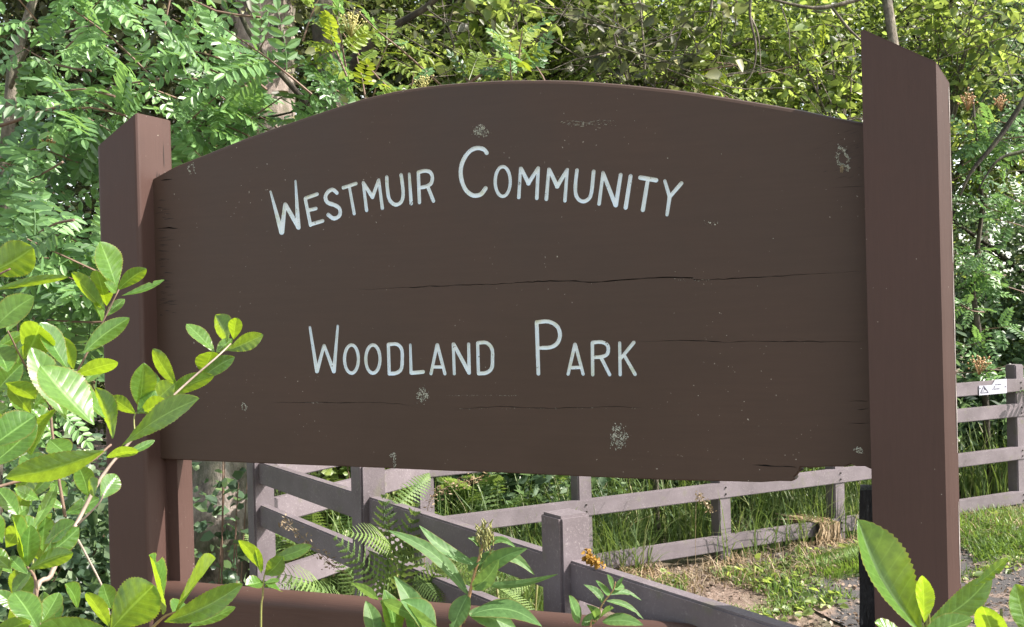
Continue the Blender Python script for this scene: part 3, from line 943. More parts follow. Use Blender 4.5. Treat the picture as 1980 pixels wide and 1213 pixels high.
slab('plate', zs([(632, 485), (700, 484), (850, 472), (905, 385), (1095, 368), (1100, 608), (635, 648)]), 0.003, 0.003, M_WHITE, ws)
tri = [(712, 492), (790, 600), (660, 608)]
for i in range(3):
    a, b = np.array(tri[i], float), np.array(tri[(i+1) % 3], float)
    d = (b-a)/np.linalg.norm(b-a); nn_ = np.array([-d[1], d[0]])*6
    slab('triangle_edge', zs([tuple(a-nn_), tuple(b-nn_), tuple(b+nn_), tuple(a+nn_)]), 0.0065, 0.0006, M_INK, ws)
slab('camera_symbol', zs([(712, 525), (728, 518), (755, 545), (748, 560), (720, 548)]), 0.0065, 0.0006, M_INK, ws)
slab('camera_symbol', zs([(690, 570), (720, 566), (722, 576), (692, 580)]), 0.0065, 0.0006, M_INK, ws)
for q in ((652, 530), (893, 505), (1075, 500)):
    slab('screw', zs([(q[0]+9*math.cos(a), q[1]+11*math.sin(a)) for a in np.linspace(0, 5.6, 7)]), 0.006, 0.002, M_INK, ws)
def text_on_m(txt, px, py, hpx, lean):
    cd = bpy.data.curves.new('text', 'FONT'); cd.body = txt; cd.size = 1; cd.extrude = 0.004
    o = bpy.data.objects.new('text', cd); COL.objects.link(o)
    bpy.context.view_layer.update()
    me = bpy.data.meshes.new_from_object(o.evaluated_get(bpy.context.evaluated_depsgraph_get()))
    bpy.data.objects.remove(o)
    o0 = on_m(px, py, 0.0066); s = hpx/8.66*project(o0)[2]/F/0.7
    M4 = Matrix(((dm[0]*s, 0, nm[0]*.05, o0[0]), (dm[1]*s, 0, nm[1]*.05, o0[1]), (lean*0, s, 0, o0[2]), (0, 0, 0, 1)))
    me.transform(M4)
    return link('lettering', me, M_INK, ws)
p_ = zs([(905, 478)])[0]; text_on_m('ity system', p_[0], p_[1], 26, 0)
p_ = zs([(845, 555)])[0]; text_on_m('in Operation', p_[0], p_[1], 26, 0)

# ------------------------------------------------------------------ foliage building blocks
def norm(a): return a/np.maximum(1e-9, np.linalg.norm(a, axis=-1, keepdims=True))
def leaf_cloud(P, size, up_bias=0.6, aspect=0.62, seed=0, svar=0.5, droop=0.3):
    """small folded leaves at points P (n,3): 6 corners, two quads each"""
    r = np.random.default_rng(seed)
    n = len(P)
    ax = norm(r.normal(size=(n, 3)) * np.array([1, 1, 0.6]) - np.array([0, 0, droop]))
    nr = r.normal(size=(n, 3)) + np.array([0.65, -0.15, up_bias*1.6])
    nr = norm(nr - ax*(nr*ax).sum(1, keepdims=True))
    sd = np.cross(ax, nr)
    s = size*(0.55 + 1.1*r.random((n, 1))**1.8 + svar*.25)
    w = s*aspect*0.5
    fold = w*0.35
    v0 = P
    v1 = P + ax*s*0.33 + sd*w + nr*fold
    v2 = P + ax*s*0.33 - sd*w + nr*fold
    v3 = P + ax*s*0.72 + sd*w*0.75 + nr*fold*0.6
    v4 = P + ax*s*0.72 - sd*w*0.75 + nr*fold*0.6
    v5 = P + ax*s*1.0 - nr*fold*0.5
    V = np.stack([v0, v1, v2, v3, v4, v5], 1).reshape(-1, 3)
    b = (np.arange(n)*6)[:, None]
    Fq = np.concatenate([b+np.array([[0, 1, 3, 5]]), b+np.array([[0, 5, 4, 2]])], 0)
    return V, Fq

def tree(name, label, base, top, r_base, crown, n_limb, n_leaf, leaf, mat, bark, seed, cat='tree', group='trees behind the sign', spread=0.28, up_bias=0.6, aspect=0.62):
    """crown = (centre, radii). Limbs run from the trunk into the crown; leaves gather along their outer twigs."""
    r = np.random.default_rng(seed)
    t_ = empty(name, (base[0], base[1], 0), label, cat, group)
    base = np.array(base, float); top = np.array(top, float)
    pts = []
    n = 9
    side = r.normal(size=3)*0.12; side[2] = 0
    for i in range(n):
        u = i/(n-1)
        pts.append(base*(1-u)+top*u + side*math.sin(u*math.pi)*1.5 + np.array([r.normal()*0.02, r.normal()*0.02, 0]))
    rad = [r_base*(1.25 if i == 0 else 1)*(1-(0.4 if r_base > .2 else 0.75)*i/(n-1)) for i in range(n)]
    tube('trunk', pts, rad, bark, t_, 10, 0.06, seed)
    cc, cr_ = np.array(crown[0], float), np.array(crown[1], float)
    tips = []
    LP = []
    for i in range(n_limb):
        d = norm(r.normal(size=3)); q = cc + d*cr_*r.uniform(0.45, 1.0)**0.5
        q[2] = max(q[2], 0.25)
        # start on the trunk lower than the end
        uz = np.clip((q[2]*0.75 - base[2])/(max(0.3, top[2]-base[2])), 0.12, 0.97)
        s0 = base*(1-uz)+top*uz + side*math.sin(uz*math.pi)*1.5
        mid = (s0+q)/2 + np.array([0, 0, 0.15*np.linalg.norm(q-s0)]) + r.normal(size=3)*0.08
        C_ = curve_pts([s0, mid, q], 7)
        L = np.linalg.norm(q-s0)
        rb = min(r_base*0.45, 0.008+0.012*L)
        if i < 14: tube('branch', C_, [rb*(1-0.8*k/6) for k in range(7)], bark, t_, 5, 0.05, seed+i)
        for k in range(2, 7):
            LP.append(C_[k])
            if k >= 3:
                for _ in range(2): LP.append(C_[k] + r.normal(size=3)*spread*1.3)
    LP = np.array(LP)
    idx = r.integers(0, len(LP), n_leaf)
    P = LP[idx] + r.normal(size=(n_leaf, 3))*spread*np.array([1, 1, 0.6])
    P = P[P[:, 2] > 0.03]
    TW = []
    for _ in range(90):
        a_ = LP[r.integers(0, len(LP))]; b_ = a_ + r.normal(size=3)*np.array([.35, .35, .22]); c_ = (a_+b_)/2 + r.normal(size=3)*.04
        if b_[2] > .1: TW.append(tube_data([a_, c_, b_], [.005, .0035, .002], 4))
    v_, f_ = join_data(TW); tag(mesh_py('twig', v_, f_, bark, t_), kind='stuff')
    V, Fq = leaf_cloud(P, leaf, up_bias, aspect, seed)
    o = mesh_np('foliage', V, Fq, mat, t_)
    tag(o, kind='stuff')
    return t_

def PT(px, d, z):   # plan position from image column and distance, at height z
    q = W(px, 600, d); return np.array([q[0], q[1], z])

# ------------------------------------------------------------------ background trees
# big leaning pale trunk behind the sign, left
b = PT(405, 6.6, 0); tp_ = PT(530, 7.2, 5.6)
tree('old_tree', 'thick pale rough barked trunk leaning right, behind the left half of the sign', b, tp_, 0.27,
     (PT(540, 7.0, 4.9), (2.0, 1.6, 1.0)), 26, 9000, 0.06, M_LEAFC, M_BARKP, 11)
specs = [
 # name, label, column, distance, height, trunk r, crown centre z, radii, leaves, size, mat, bark
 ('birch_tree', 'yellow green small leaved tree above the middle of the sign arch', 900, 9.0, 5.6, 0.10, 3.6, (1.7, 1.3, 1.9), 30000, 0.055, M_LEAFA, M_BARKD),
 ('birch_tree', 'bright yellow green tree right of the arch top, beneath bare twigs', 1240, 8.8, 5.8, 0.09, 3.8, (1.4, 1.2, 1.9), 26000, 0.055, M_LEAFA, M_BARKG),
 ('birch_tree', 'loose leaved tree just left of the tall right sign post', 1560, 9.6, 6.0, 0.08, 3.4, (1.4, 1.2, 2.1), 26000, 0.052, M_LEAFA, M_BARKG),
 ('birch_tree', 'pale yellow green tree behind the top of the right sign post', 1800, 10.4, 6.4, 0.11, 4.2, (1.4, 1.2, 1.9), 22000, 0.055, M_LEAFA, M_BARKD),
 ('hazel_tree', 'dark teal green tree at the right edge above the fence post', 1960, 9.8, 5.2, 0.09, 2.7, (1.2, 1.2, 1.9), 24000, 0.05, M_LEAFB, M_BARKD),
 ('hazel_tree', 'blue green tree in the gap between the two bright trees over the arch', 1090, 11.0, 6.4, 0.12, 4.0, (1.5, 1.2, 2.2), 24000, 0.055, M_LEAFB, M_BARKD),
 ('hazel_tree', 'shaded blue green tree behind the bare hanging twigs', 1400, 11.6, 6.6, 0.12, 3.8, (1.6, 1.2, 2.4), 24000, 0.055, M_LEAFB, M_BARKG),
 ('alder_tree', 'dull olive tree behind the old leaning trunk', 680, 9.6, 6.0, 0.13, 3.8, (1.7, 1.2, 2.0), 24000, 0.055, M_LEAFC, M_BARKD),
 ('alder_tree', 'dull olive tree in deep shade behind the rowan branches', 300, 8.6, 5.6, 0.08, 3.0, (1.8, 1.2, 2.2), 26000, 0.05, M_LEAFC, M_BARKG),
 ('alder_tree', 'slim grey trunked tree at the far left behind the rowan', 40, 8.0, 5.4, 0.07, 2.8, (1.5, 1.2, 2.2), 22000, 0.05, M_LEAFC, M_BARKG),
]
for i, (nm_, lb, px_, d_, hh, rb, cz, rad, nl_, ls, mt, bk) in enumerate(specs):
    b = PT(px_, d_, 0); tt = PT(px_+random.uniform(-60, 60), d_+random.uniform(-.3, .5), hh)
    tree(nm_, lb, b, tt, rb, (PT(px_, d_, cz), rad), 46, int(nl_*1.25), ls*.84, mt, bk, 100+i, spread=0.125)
# nearer loose shoots with bigger leaves in front of the birches
for i, (px_, py_, d_, lb_) in enumerate(((960, 60, 7.0, 'loose hazel shoots with larger leaves over the crown of the arch'), (1240, 60, 7.0, 'loose hazel shoots with larger leaves left of the hanging twigs'), (1600, 150, 8.3, 'loose leafy shoots left of the right post below the bare branch'), (1890, 60, 8.8, 'loose leafy shoots right of the top of the right post'))):
    q = W(px_, py_, d_)
    tree('hazel_shoots', lb_, PT((px_+30, px_+30, 1735, 1765)[i], d_+.2, 0), q + np.array([0, 0, .3]), .022, (q, (.55, .4, .5)), 13, 750, .075, (M_LEAFA, M_LEAFC, M_LEAFA, M_LEAFA)[i], M_BARKG, 300+i, spread=.07)
# distant wood closing the view
n = 95000
u_ = rng.uniform(-1900, 3900, n); d_ = rng.uniform(13.0, 19, n); z_ = rng.uniform(0, 1, n)**0.85*7.2
RX = CP[None, :2] + (fw[None, :2] + cr[None, :2]*((u_-990)/F)[:, None])*d_[:, None]
cl = np.sin(RX[:, 0]*1.7+z_*1.3)+np.sin(RX[:, 1]*2.1-z_*1.9)+np.sin(z_*3.1+RX[:, 0]*.9)
keep = cl > -1.3
P = np.stack([RX[:, 0], RX[:, 1], z_], 1)[keep]
V, Fq = leaf_cloud(P, 0.13, 0.5, 0.7, 77)
M_WOOD = foliage_mat('shade darkened wood leaf', [(0, (0.012, 0.022, 0.01)), (0.75, (0.035, 0.06, 0.025)), (1, (0.12, 0.17, 0.06))], 0.2, (0.08, 0.13, 0.03), 0.6, spec=0.2)  # leaf colour darkened to stand in for deep shade between the trees
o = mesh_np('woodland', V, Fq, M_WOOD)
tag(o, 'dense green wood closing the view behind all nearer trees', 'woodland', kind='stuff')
# a few far trunks
for i, (px_, d_, rr_) in enumerate(((250, 12, .10), (640, 12.5, .13), (760, 13, .07), (1110, 12.4, .12), (1345, 13, .08), (1500, 12.6, .07), (1785, 12.2, .12), (1890, 13, .08))):
    t_ = empty('far_tree', PT(px_, d_, 0), ['thin dark trunk far back at left behind the rowan', 'stout dark trunk right of the old leaning trunk', 'slender trunk left of the arch crown', 'dark upright trunk above the arch, right of the letter C', 'thin trunk among leaves over the word Community',
        'slender pale trunk under the bare branch', 'dark straight trunk behind the right sign post top', 'thin trunk against the bright gap at top right'][i], 'tree', 'far trunks in the wood')
    P_ = [PT(px_+random.uniform(-15, 15), d_, z) for z in np.linspace(0, 8, 7)]
    tube('trunk', P_, [rr_*(1-0.08*k) for k in range(7)], M_BARKD if i % 2 else M_BARKG, t_, 8, 0.05, i)
# dark mossy bough at upper centre-left and bare hanging twigs
bt = empty('bare_tree', PT(640, 6.6, 0), 'dark mossy trunk with a bough rising to the right over the arch', 'tree', 'trees behind the sign')
tube('trunk', [PT(640, 6.6, 0), PT(655, 6.6, 1.6), W(660, 330, 6.6), W(632, 60, 6.6), W(600, -250, 6.7)], [.13, .11, .10, .085, .06], M_BARKD, bt, 9, .08, 3)
tube('branch', curve_pts([W(655, 150, 6.6), W(700, 100, 6.5), W(745, 60, 6.4), W(830, 10, 6.3), W(920, -80, 6.2)], 12), [0.035-.002*k for k in range(12)], M_BARKD, bt, 7, .1, 5)
tube('branch', curve_pts([W(640, 250, 6.6), W(540, 140, 6.3), W(480, 60, 6.2), W(430, -60, 6.1)], 10), [0.02-.0012*k for k in range(10)], M_BARKD, bt, 6, .1, 6)
ht = empty('twiggy_tree', PT(1500, 7.4, 0), 'slim tree with bare grey branch and hanging twigs above the right half of the arch', 'tree', 'trees behind the sign')
tube('trunk', [PT(1760, 7.6, 0), PT(1740, 7.6, 1.5), W(1745, 200, 7.6), W(1700, -100, 7.5)], [.05, .045, .035, .03], M_BARKG, ht, 8, .06, 3)
def twig(pts, r1, m=M_BARKG, d=7.2, par=ht):
    P_ = curve_pts([W(x, y, d) for x, y in pts], 12)
    tube('branch', P_, [r1*(1-.06*k) for k in range(12)], m, par, 5, .08, int(pts[0][0]))
twig([(1720, -20), (1600, 14), (1530, 8), (1450, -15)], .018)
twig([(1455, -30), (1450, 30), (1462, 90), (1455, 140), (1430, 170)], .012)
twig([(1450, 30), (1466, 70), (1472, 150)], .008)
twig([(1608, 14), (1640, 55), (1666, 80), (1690, 110)], .012)
twig([(1510, 10), (1525, 60), (1527, 110)], .006)
twig([(1380, -20), (1370, 40), (1345, 60)], .008)
twig([(850, -20), (860, 40), (856, 110)], .006, M_BARKG)
twig([(815, 10), (880, 60), (900, 100)], .006, M_BARKG)
twig([(1990, 180), (1930, 270), (1880, 330), (1856, 380)], .022, M_BARKD)
twig([(1990, 290), (1930, 310), (1890, 370)], .014, M_BARKD)

# ------------------------------------------------------------------ rowan (pinnate leaves)
def rowan_mesh(name, n_pairs, seed, slender=1.0):
    r = random.Random(seed)
    V, Fc = [], []
    L = 1.0
    def rach(t): return Vector((0.05*math.sin(t*2.5+seed), t*L, -0.18*t*t))
    def leaflet(p, d, nrm, l, w):
        d = d.normalized(); s = d.cross(nrm).normalized(); nrm = s.cross(d)
        b = len(V)
        prof = [(0.0, 0.0), (0.18, 0.62), (0.45, 1.0), (0.75, 0.8), (1.0, 0.0)]
        dr = r.uniform(0.0, 0.25)
        for t, w_ in prof:
            q = p + d*l*t - nrm*dr*l*t*t
            if t in (0.0, 1.0): V.append(q)
            else:
                V.append(q + s*w*w_ + nrm*w*0.25); V.append(q - s*w*w_ + nrm*w*0.25)
        # indices: 0 base,1/2,3/4,5/6,7 tip
        Fc.append((b, b+1, b+3, b+5, b+7)); Fc.append((b, b+7, b+6, b+4, b+2))
    for i in range(n_pairs):
        t = 0.22+0.70*i/(n_pairs-1)
        p = rach(t)
        l = 0.30*(1-0.35*abs(t-0.5)*1.4)*r.uniform(0.9, 1.1)
        for sgn in (-1, 1):
            tilt = r.uniform(-0.25, 0.25)
            d = Vector((sgn*1.0, 0.45, -0.1+tilt*0.5))
            nv = Vector((r.uniform(-.2, .2)+sgn*-0.15, -0.1, 1))
            leaflet(p, d, nv, l, l*0.17*slender)
    leaflet(rach(0.94), Vector((0, 1, -.3)), Vector((0, 0.2, 1)), 0.26, 0.045*slender)
    rv, rf = tube_data([rach(t) for t in (0, .25, .5, .75, .96)], [0.011, 0.009, 0.007, 0.005, 0.003], 3)
    o = len(V); V += rv; Fc += [tuple(i+o for i in f) for f in rf]
    me = bpy.data.meshes.new(name)
    me.from_pydata([tuple(v) for v in V], [], Fc); me.update()
    return me
RM = [rowan_mesh('rowan_leaf', random.choice([5, 6, 6]), k, random.choice([1.3, 1.45, 1.6])) for k in range(8)]
RMY = []
for m in RM: m.materials.append(M_ROWAN)
for m in RM[:4]:
    c = m.copy(); c.materials[0] = M_ROWANY; RMY.append(c)
camv = Vector(CP)
def put_leaf(mesh, p, d, nrm, L, parent, name='leaf'):
    d = Vector(d).normalized(); nrm = Vector(nrm)
    s = d.cross(nrm).normalized(); nrm = s.cross(d)
    o = bpy.data.objects.new(name, mesh)
    COL.objects.link(o)
    o.parent = parent
    M4 = Matrix(((s.x*L, d.x*L, nrm.x*L, p[0]), (s.y*L, d.y*L, nrm.y*L, p[1]), (s.z*L, d.z*L, nrm.z*L, p[2]), (0, 0, 0, 1)))
    o.matrix_basis = Matrix.Translation(-parent.location) @ M4
    return o

def rowan_sprays(parent, spots, r, meshes, Lm=0.17, limit=300, mat=M_ROWAN, twl=0.35, dirpref=None):
    """spots: spray positions. Each spray = twig with a rosette of compound leaves. Past the limit they are merged."""
    cnt = 0; SV = []; SF = []; so = 0
    TW = []
    for p in spots:
        p = Vector(p)
        dd = Vector((r.uniform(-1, 1), r.uniform(-.9, .3), r.uniform(-.2, .45)))
        if dirpref is not None: dd += Vector(dirpref)
        dd.normalize()
        st = p - dd*twl*r.uniform(.7, 1.3) - Vector((0, 0, 0.05))
        TW.append(tube_data(curve_pts([st, (st+p)/2+Vector((0, 0, r.uniform(-.03, .03))), p], 5), [.0045, .004, .0035, .003, .002], 4))
        nlf = r.randint(5, 8)
        for k in range(nlf):
            u = r.uniform(0.25, 1.0)
            q = st.lerp(p, u)
            a = k*2.4 + r.uniform(-.4, .4)
            per = dd.orthogonal().normalized()
            per = Matrix.Rotation(a, 3, dd) @ per
            ld = dd*r.uniform(.3, .8) + per*r.uniform(.6, 1.0) + Vector((0, 0, -0.15))
            tocam = (camv-q).normalized()
            nr = Vector((0, 0, 1))*r.uniform(.4, 1.0) + SD*.5 + tocam*r.uniform(.3, .95) + Vector((r.uniform(-.4, .4), r.uniform(-.3, .3), 0))
            L = Lm*r.uniform(.75, 1.2)
            me = r.choice(meshes)
            ld.normalize()
            if abs(ld.dot(nr.normalized())) > 0.93: nr = nr + Vector((.5, .5, 0))
            if cnt < limit:
                put_leaf(me, q, ld, nr, L, parent); cnt += 1
            else:
                s = ld.cross(nr).normalized(); n2 = s.cross(ld)
                if me.name not in CACHE:
                    CACHE[me.name] = ([v.co.copy() for v in me.vertices], [tuple(pl.vertices) for pl in me.polygons])
                vs, fs = CACHE[me.name]
                SV += [q + (s*v.x+ld*v.y+n2*v.z)*L for v in vs]
                SF += [tuple(i+so for i in f) for f in fs]; so = len(SV)
    V, Fc = join_data(TW)
    o = mesh_py('twig', V, Fc, M_TWIG, parent); tag(o, kind='stuff')
    if SV:
        o = mesh_py('foliage', SV, SF, mat, parent); tag(o, kind='stuff')
CACHE = {}
rr2 = random.Random(21)
rw = empty('rowan_tree', PT(-40, 4.6, 0), 'blue green rowan with feathery leaves filling the left side behind the left sign post', 'rowan tree', 'rowans')
tube('trunk', [PT(-60, 4.7, 0), PT(-20, 4.7, 1.2), W(12, 300, 4.7), W(25, 130, 4.75), W(64, 0, 4.8), W(90, -200, 4.8)], [.05, .04, .028, .024, .018, .012], M_BARKG, rw, 8, .05, 8)
def rbranch(pts, d0, d1, r1, par=rw, m=M_TWIG):
    n_ = len(pts)
    P_ = curve_pts([W(x, y, d0+(d1-d0)*k/(n_-1)) for k, (x, y) in enumerate(pts)], 12)
    tube('branch', P_, [r1*(1-.06*k) for k in range(12)], m, par, 5, .06, int(pts[0][1]))
rbranch([(20, 170), (60, 90), (140, 60), (215, 40)], 4.7, 4.3, .010, m=M_BARKG)
rbranch([(10, 330), (60, 300), (120, 250), (200, 175), (320, 152)], 4.7, 4.0, .009)
rbranch([(-20, 340), (60, 290), (100, 280), (150, 315)], 4.6, 4.0, .009)
rbranch([(-40, 430), (60, 420), (150, 490), (200, 520)], 4.4, 3.6, .009)
rbranch([(-20, 250), (200, 180), (310, 152), (460, 150), (520, 60)], 4.6, 4.2, .009)
rbranch([(200, 300), (440, 240), (570, 215), (640, 160)], 4.6, 4.3, .008, m=M_BARKD)
rbranch([(-30, 600), (60, 560), (160, 560)], 4.4, 3.8, .008)
spots = []
# left mass, denser patches where the photo has them
def patch(x0, x1, y0, y1, n, d0, d1):
    for _ in range(n):
        spots.append(W(rr2.uniform(x0, x1), rr2.uniform(y0, y1), rr2.uniform(d0, d1)))
patch(60, 240, 180, 340, 9, 3.6, 4.2)
patch(-60, 120, 300, 460, 7, 3.4, 4.0)
patch(20, 200, 430, 620, 11, 3.3, 3.9)
patch(300, 450, 20, 230, 9, 3.7, 4.6)
patch(450, 560, 60, 220, 3, 3.9, 4.6)
patch(560, 640, 120, 200, 3, 4.0, 4.6)
patch(-60, 300, -80, 140, 9, 4.2, 5.2)
patch(120, 420, -120, 60, 6, 3.8, 4.8)
patch(340, 460, 220, 300, 4, 3.8, 4.3)
patch(20, 150, 560, 800, 6, 3.6, 4.4)
patch(-100, 260, 60, 620, 9, 4.8, 5.8)
patch(-500, -60, 0, 700, 16, 3.6, 5.4)
rowan_sprays(rw, spots, rr2, RM, 0.205)
# yellow green rowan shoots above the arch
ry = empty('young_rowan', PT(722, 4.7, 0), 'yellow green rowan shoots standing up just above the arch of the sign', 'rowan tree', 'rowans')
tube('trunk', [PT(722, 4.7, 0), PT(722, 4.7, 1.0), W(760, 500, 4.7), W(880, 180, 4.7), W(985, 105, 4.6)], [.018, .015, .012, .008, .004], M_TWIG, ry, 6, .05, 8)
rbranch([(880, 190), (780, 100), (730, 60), (690, 20)], 4.7, 4.4, .006, ry)
rbranch([(860, 260), (740, 160), (660, 60), (640, 10)], 4.7, 4.2, .006, ry)
sp2 = [W(x, y, d) for x, y, d in ((985, 95, 4.5), (960, 110, 4.6), (1010, 60, 4.5), (800, 140, 4.4), (760, 60, 4.6), (650, 30, 4.1), (630, 60, 4.1), (690, 110, 4.2), (730, 160, 4.3), (900, 150, 4.7), (620, -10, 4.2), (1030, 120, 4.7))]
rowan_sprays(ry, sp2, rr2, RMY+RM[:2], 0.15, twl=.16, dirpref=(0, 0, .8))
# rowan twigs at the far right
rz = empty('small_rowan', PT(1900, 8.4, 0), 'small rowan with orange berry clusters at the right edge behind the fence', 'rowan tree', 'rowans')
tube('trunk', [PT(1905, 8.5, 0), PT(1900, 8.5, 1.2), W(1880, 560, 8.4), W(1900, 400, 8.4), W(1880, 180, 8.4)], [.03, .025, .02, .015, .008], M_BARKD, rz, 7, .05, 9)
sp3 = [W(rr2.uniform(1850, 2010), rr2.uniform(190, 320), rr2.uniform(7.9, 8.5)) for _ in range(10)] + [W(rr2.uniform(1846, 1960), rr2.uniform(360, 720), rr2.uniform(7.9, 8.5)) for _ in range(16)]
rowan_sprays(rz, sp3, rr2, RM, 0.19)
sp4 = [W(x, y, d) for x, y, d in ((1340, 140, 6.8), (1380, 165, 6.8), (1290, 110, 6.9), (1250, 130, 6.9), (1330, 110, 7.0), (1600, 100, 7.2))]
rowan_sprays(ht, sp4, rr2, RMY, 0.17)
def berries(parent, c, rad, n, size, mat, seed):
    r = random.Random(seed); L = []
    bmx = bmesh.new(); bmesh.ops.create_icosphere(bmx, subdivisions=1, radius=size)
    vs = [v.co.copy() for v in bmx.verts]; fs = [tuple(v.index for v in f.verts) for f in bmx.faces]; bmx.free()
    st = Vector(c) - Vector((0, 0, rad*1.6))
    for _ in range(n):
        q = Vector(c) + Vector((r.gauss(0, rad*.5), r.gauss(0, rad*.5), r.gauss(0, rad*.35)))
        L.append(([q+v for v in vs], fs))
        L.append(tube_data([st, (st+q)/2 + Vector((0, 0, .005)), q], [.0014, .001, .0008], 3))
    V, Fc = join_data(L)
    o = mesh_py('berry_cluster', V, Fc, mat, parent, True)
    tag(o, kind='stuff')
berries(ry, W(678, 36, 4.1), .045, 55, .0045, M_BERRY, 1)
berries(ry, W(822, 152, 4.3), .035, 30, .0045, M_BERRY, 2)
berries(rw, W(100, 265, 3.8), .03, 25, .005, M_BERRYO, 3)
berries(rz, W(1870, 190, 8.0), .06, 40, .008, M_BERRYO, 4)
berries(rz, W(1893, 700, 7.9), .06, 45, .008, M_BERRYO, 5)
berries(rz, W(1935, 195, 8.0), .05, 30, .008, M_BERRYO, 6)

# ------------------------------------------------------------------ undergrowth bushes
def bush(name, label, px_, d_, zc, rad, n, size, mat, seed, aspect=0.7, cat='bush', z0=0.0, group='bushes and undergrowth behind the fences'):
    r = np.random.default_rng(seed)
    c = PT(px_, d_, zc)
    t_ = empty(name, (c[0], c[1], z0), label, cat, group)
    LP = []
    TW = []
    for i in range(26 if n > 1000 else 7):
        d = norm(r.normal(size=3)); q = c + d*np.array(rad)*r.uniform(.3, 1)
        q[2] = max(q[2], 0.08)
        s0 = np.array([c[0]+r.normal()*rad[0]*.25, c[1]+r.normal()*rad[1]*.25, 0.0])
        C_ = curve_pts([s0, (s0+q)/2+np.array([0, 0, .1*rad[2]]), q], 6)
        TW.append(tube_data(C_, [.006*(1-.13*k) for k in range(6)], 4))
        LP += C_[1:]
    LP = np.array(LP)
    P = LP[r.integers(0, len(LP), n)] + r.normal(size=(n, 3))*np.array(rad)*.22
    P = P[P[:, 2] > 0.02]
    V, Fq = leaf_cloud(P, size, .7, aspect, seed)
    V_, F_ = join_data(TW)
    o = mesh_py('stem', V_, F_, M_TWIG, t_); tag(o, kind='stuff')
    o = mesh_np('foliage', V, Fq, mat, t_); tag(o, kind='stuff')
    return t_
bush('bramble_bush', 'dark leafy bramble at the lower left between shrub and left sign post', 0, 5.0, .65, (.7, .7, .7), 7000, .05, M_LEAFB, 31, .75)
bush('bramble_bush', 'dark leafy bush low behind the left sign post', 120, 5.6, .6, (.7, .6, .6), 5000, .05, M_LEAFB, 32, .75)
bush('sapling', 'thin stemmed sapling with round leaves in front of the pale trunk', 425, 4.9, 1.05, (.20, .2, .45), 170, .045, M_LEAFB, 33, .85)
bush('bramble_bush', 'bush with mixed leaves behind the short linking fence', 700, 6.6, .8, (.5, .5, .6), 6000, .05, M_LEAFA, 34, .7)
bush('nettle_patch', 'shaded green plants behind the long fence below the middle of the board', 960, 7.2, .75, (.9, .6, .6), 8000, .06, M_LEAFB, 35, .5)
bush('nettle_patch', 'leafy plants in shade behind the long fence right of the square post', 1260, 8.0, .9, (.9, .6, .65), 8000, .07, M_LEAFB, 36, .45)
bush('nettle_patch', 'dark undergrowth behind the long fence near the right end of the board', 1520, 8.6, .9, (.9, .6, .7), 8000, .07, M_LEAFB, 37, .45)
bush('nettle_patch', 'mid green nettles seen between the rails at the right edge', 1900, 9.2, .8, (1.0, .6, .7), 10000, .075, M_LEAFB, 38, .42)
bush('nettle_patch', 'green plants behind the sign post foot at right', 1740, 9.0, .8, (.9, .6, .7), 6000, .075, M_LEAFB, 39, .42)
bush('elder_bush', 'bright leaf bush behind the top rail at the far right', 1990, 9.8, 1.5, (.6, .5, .6), 5000, .07, M_LEAFA, 40, .5)

# ------------------------------------------------------------------ ferns
def frond_mesh(seed, n=16, droop=0.5):
    r = random.Random(seed)
    V, Fc = [], []
    def rc(t): return Vector((0.06*math.sin(2*t+seed), t*(1-0.12*t), 0.32*t - droop*t*t))
    for i in range(n):
        t = 0.14+0.85*i/(n-1)
        p = rc(t)
        ln = 0.21*math.sin(math.pi*min(1, (t-0.02)*0.98))**0.8*(1.15-t*0.6)*r.uniform(.92, 1.08)
        for sg in (-1, 1):
            d = Vector((sg, 0.35+0.25*t, -0.18)).normalized()
            al = Vector((0, 1, 0)); al = (al-d*al.dot(d)).normalized()
            m = 9
            b = len(V)
            for k in range(m+1):
                u = k/m; wv = 0.021*(1-u)**0.6*(1.2 if k % 2 else 0.45)+0.001
                q = p + d*ln*u + Vector((0, 0, -0.05*u*u*ln*4))
                V.append(q + al*wv + Vector((0, 0, -.003))); V.append(q - al*wv + Vector((0, 0, -.003))); V.append(q)
            for k in range(m):
                a = b+3*k
                Fc.append((a, a+3, a+5, a+2)); Fc.append((a+2, a+5, a+4, a+1))
    rv, rf = tube_data([rc(t) for t in (0, .2, .4, .6, .8, 1)], [.009, .008, .006, .005, .003, .001], 3)
    o = len(V); V += rv; Fc += [tuple(i+o for i in f) for f in rf]
    me = bpy.data.meshes.new('frond'); me.from_pydata([tuple(v) for v in V], [], Fc); me.materials.append(M_FERN); me.update()
    return me
FM = [frond_mesh(k, 16, random.uniform(.3, .6)) for k in range(4)]
rf_ = random.Random(5)
def fern(label, base, n, L, seed, tilt=0.9):
    r = random.Random(seed)
    t_ = empty('fern', base, label, 'fern', 'ferns by the fences')
    for k in range(n):
        a = 2*math.pi*k/n + r.uniform(-.3, .3)
        e = r.uniform(.5, 1.1)*tilt
        d = Vector((math.cos(a)*math.cos(e), math.sin(a)*math.cos(e), math.sin(e)))
        nrm = Vector((-math.cos(a)*math.sin(e), -math.sin(a)*math.sin(e), math.cos(e)))
        put_leaf(r.choice(FM), Vector(base)+d*0.02, d, nrm, L*r.uniform(.75, 1.1), t_, 'frond')
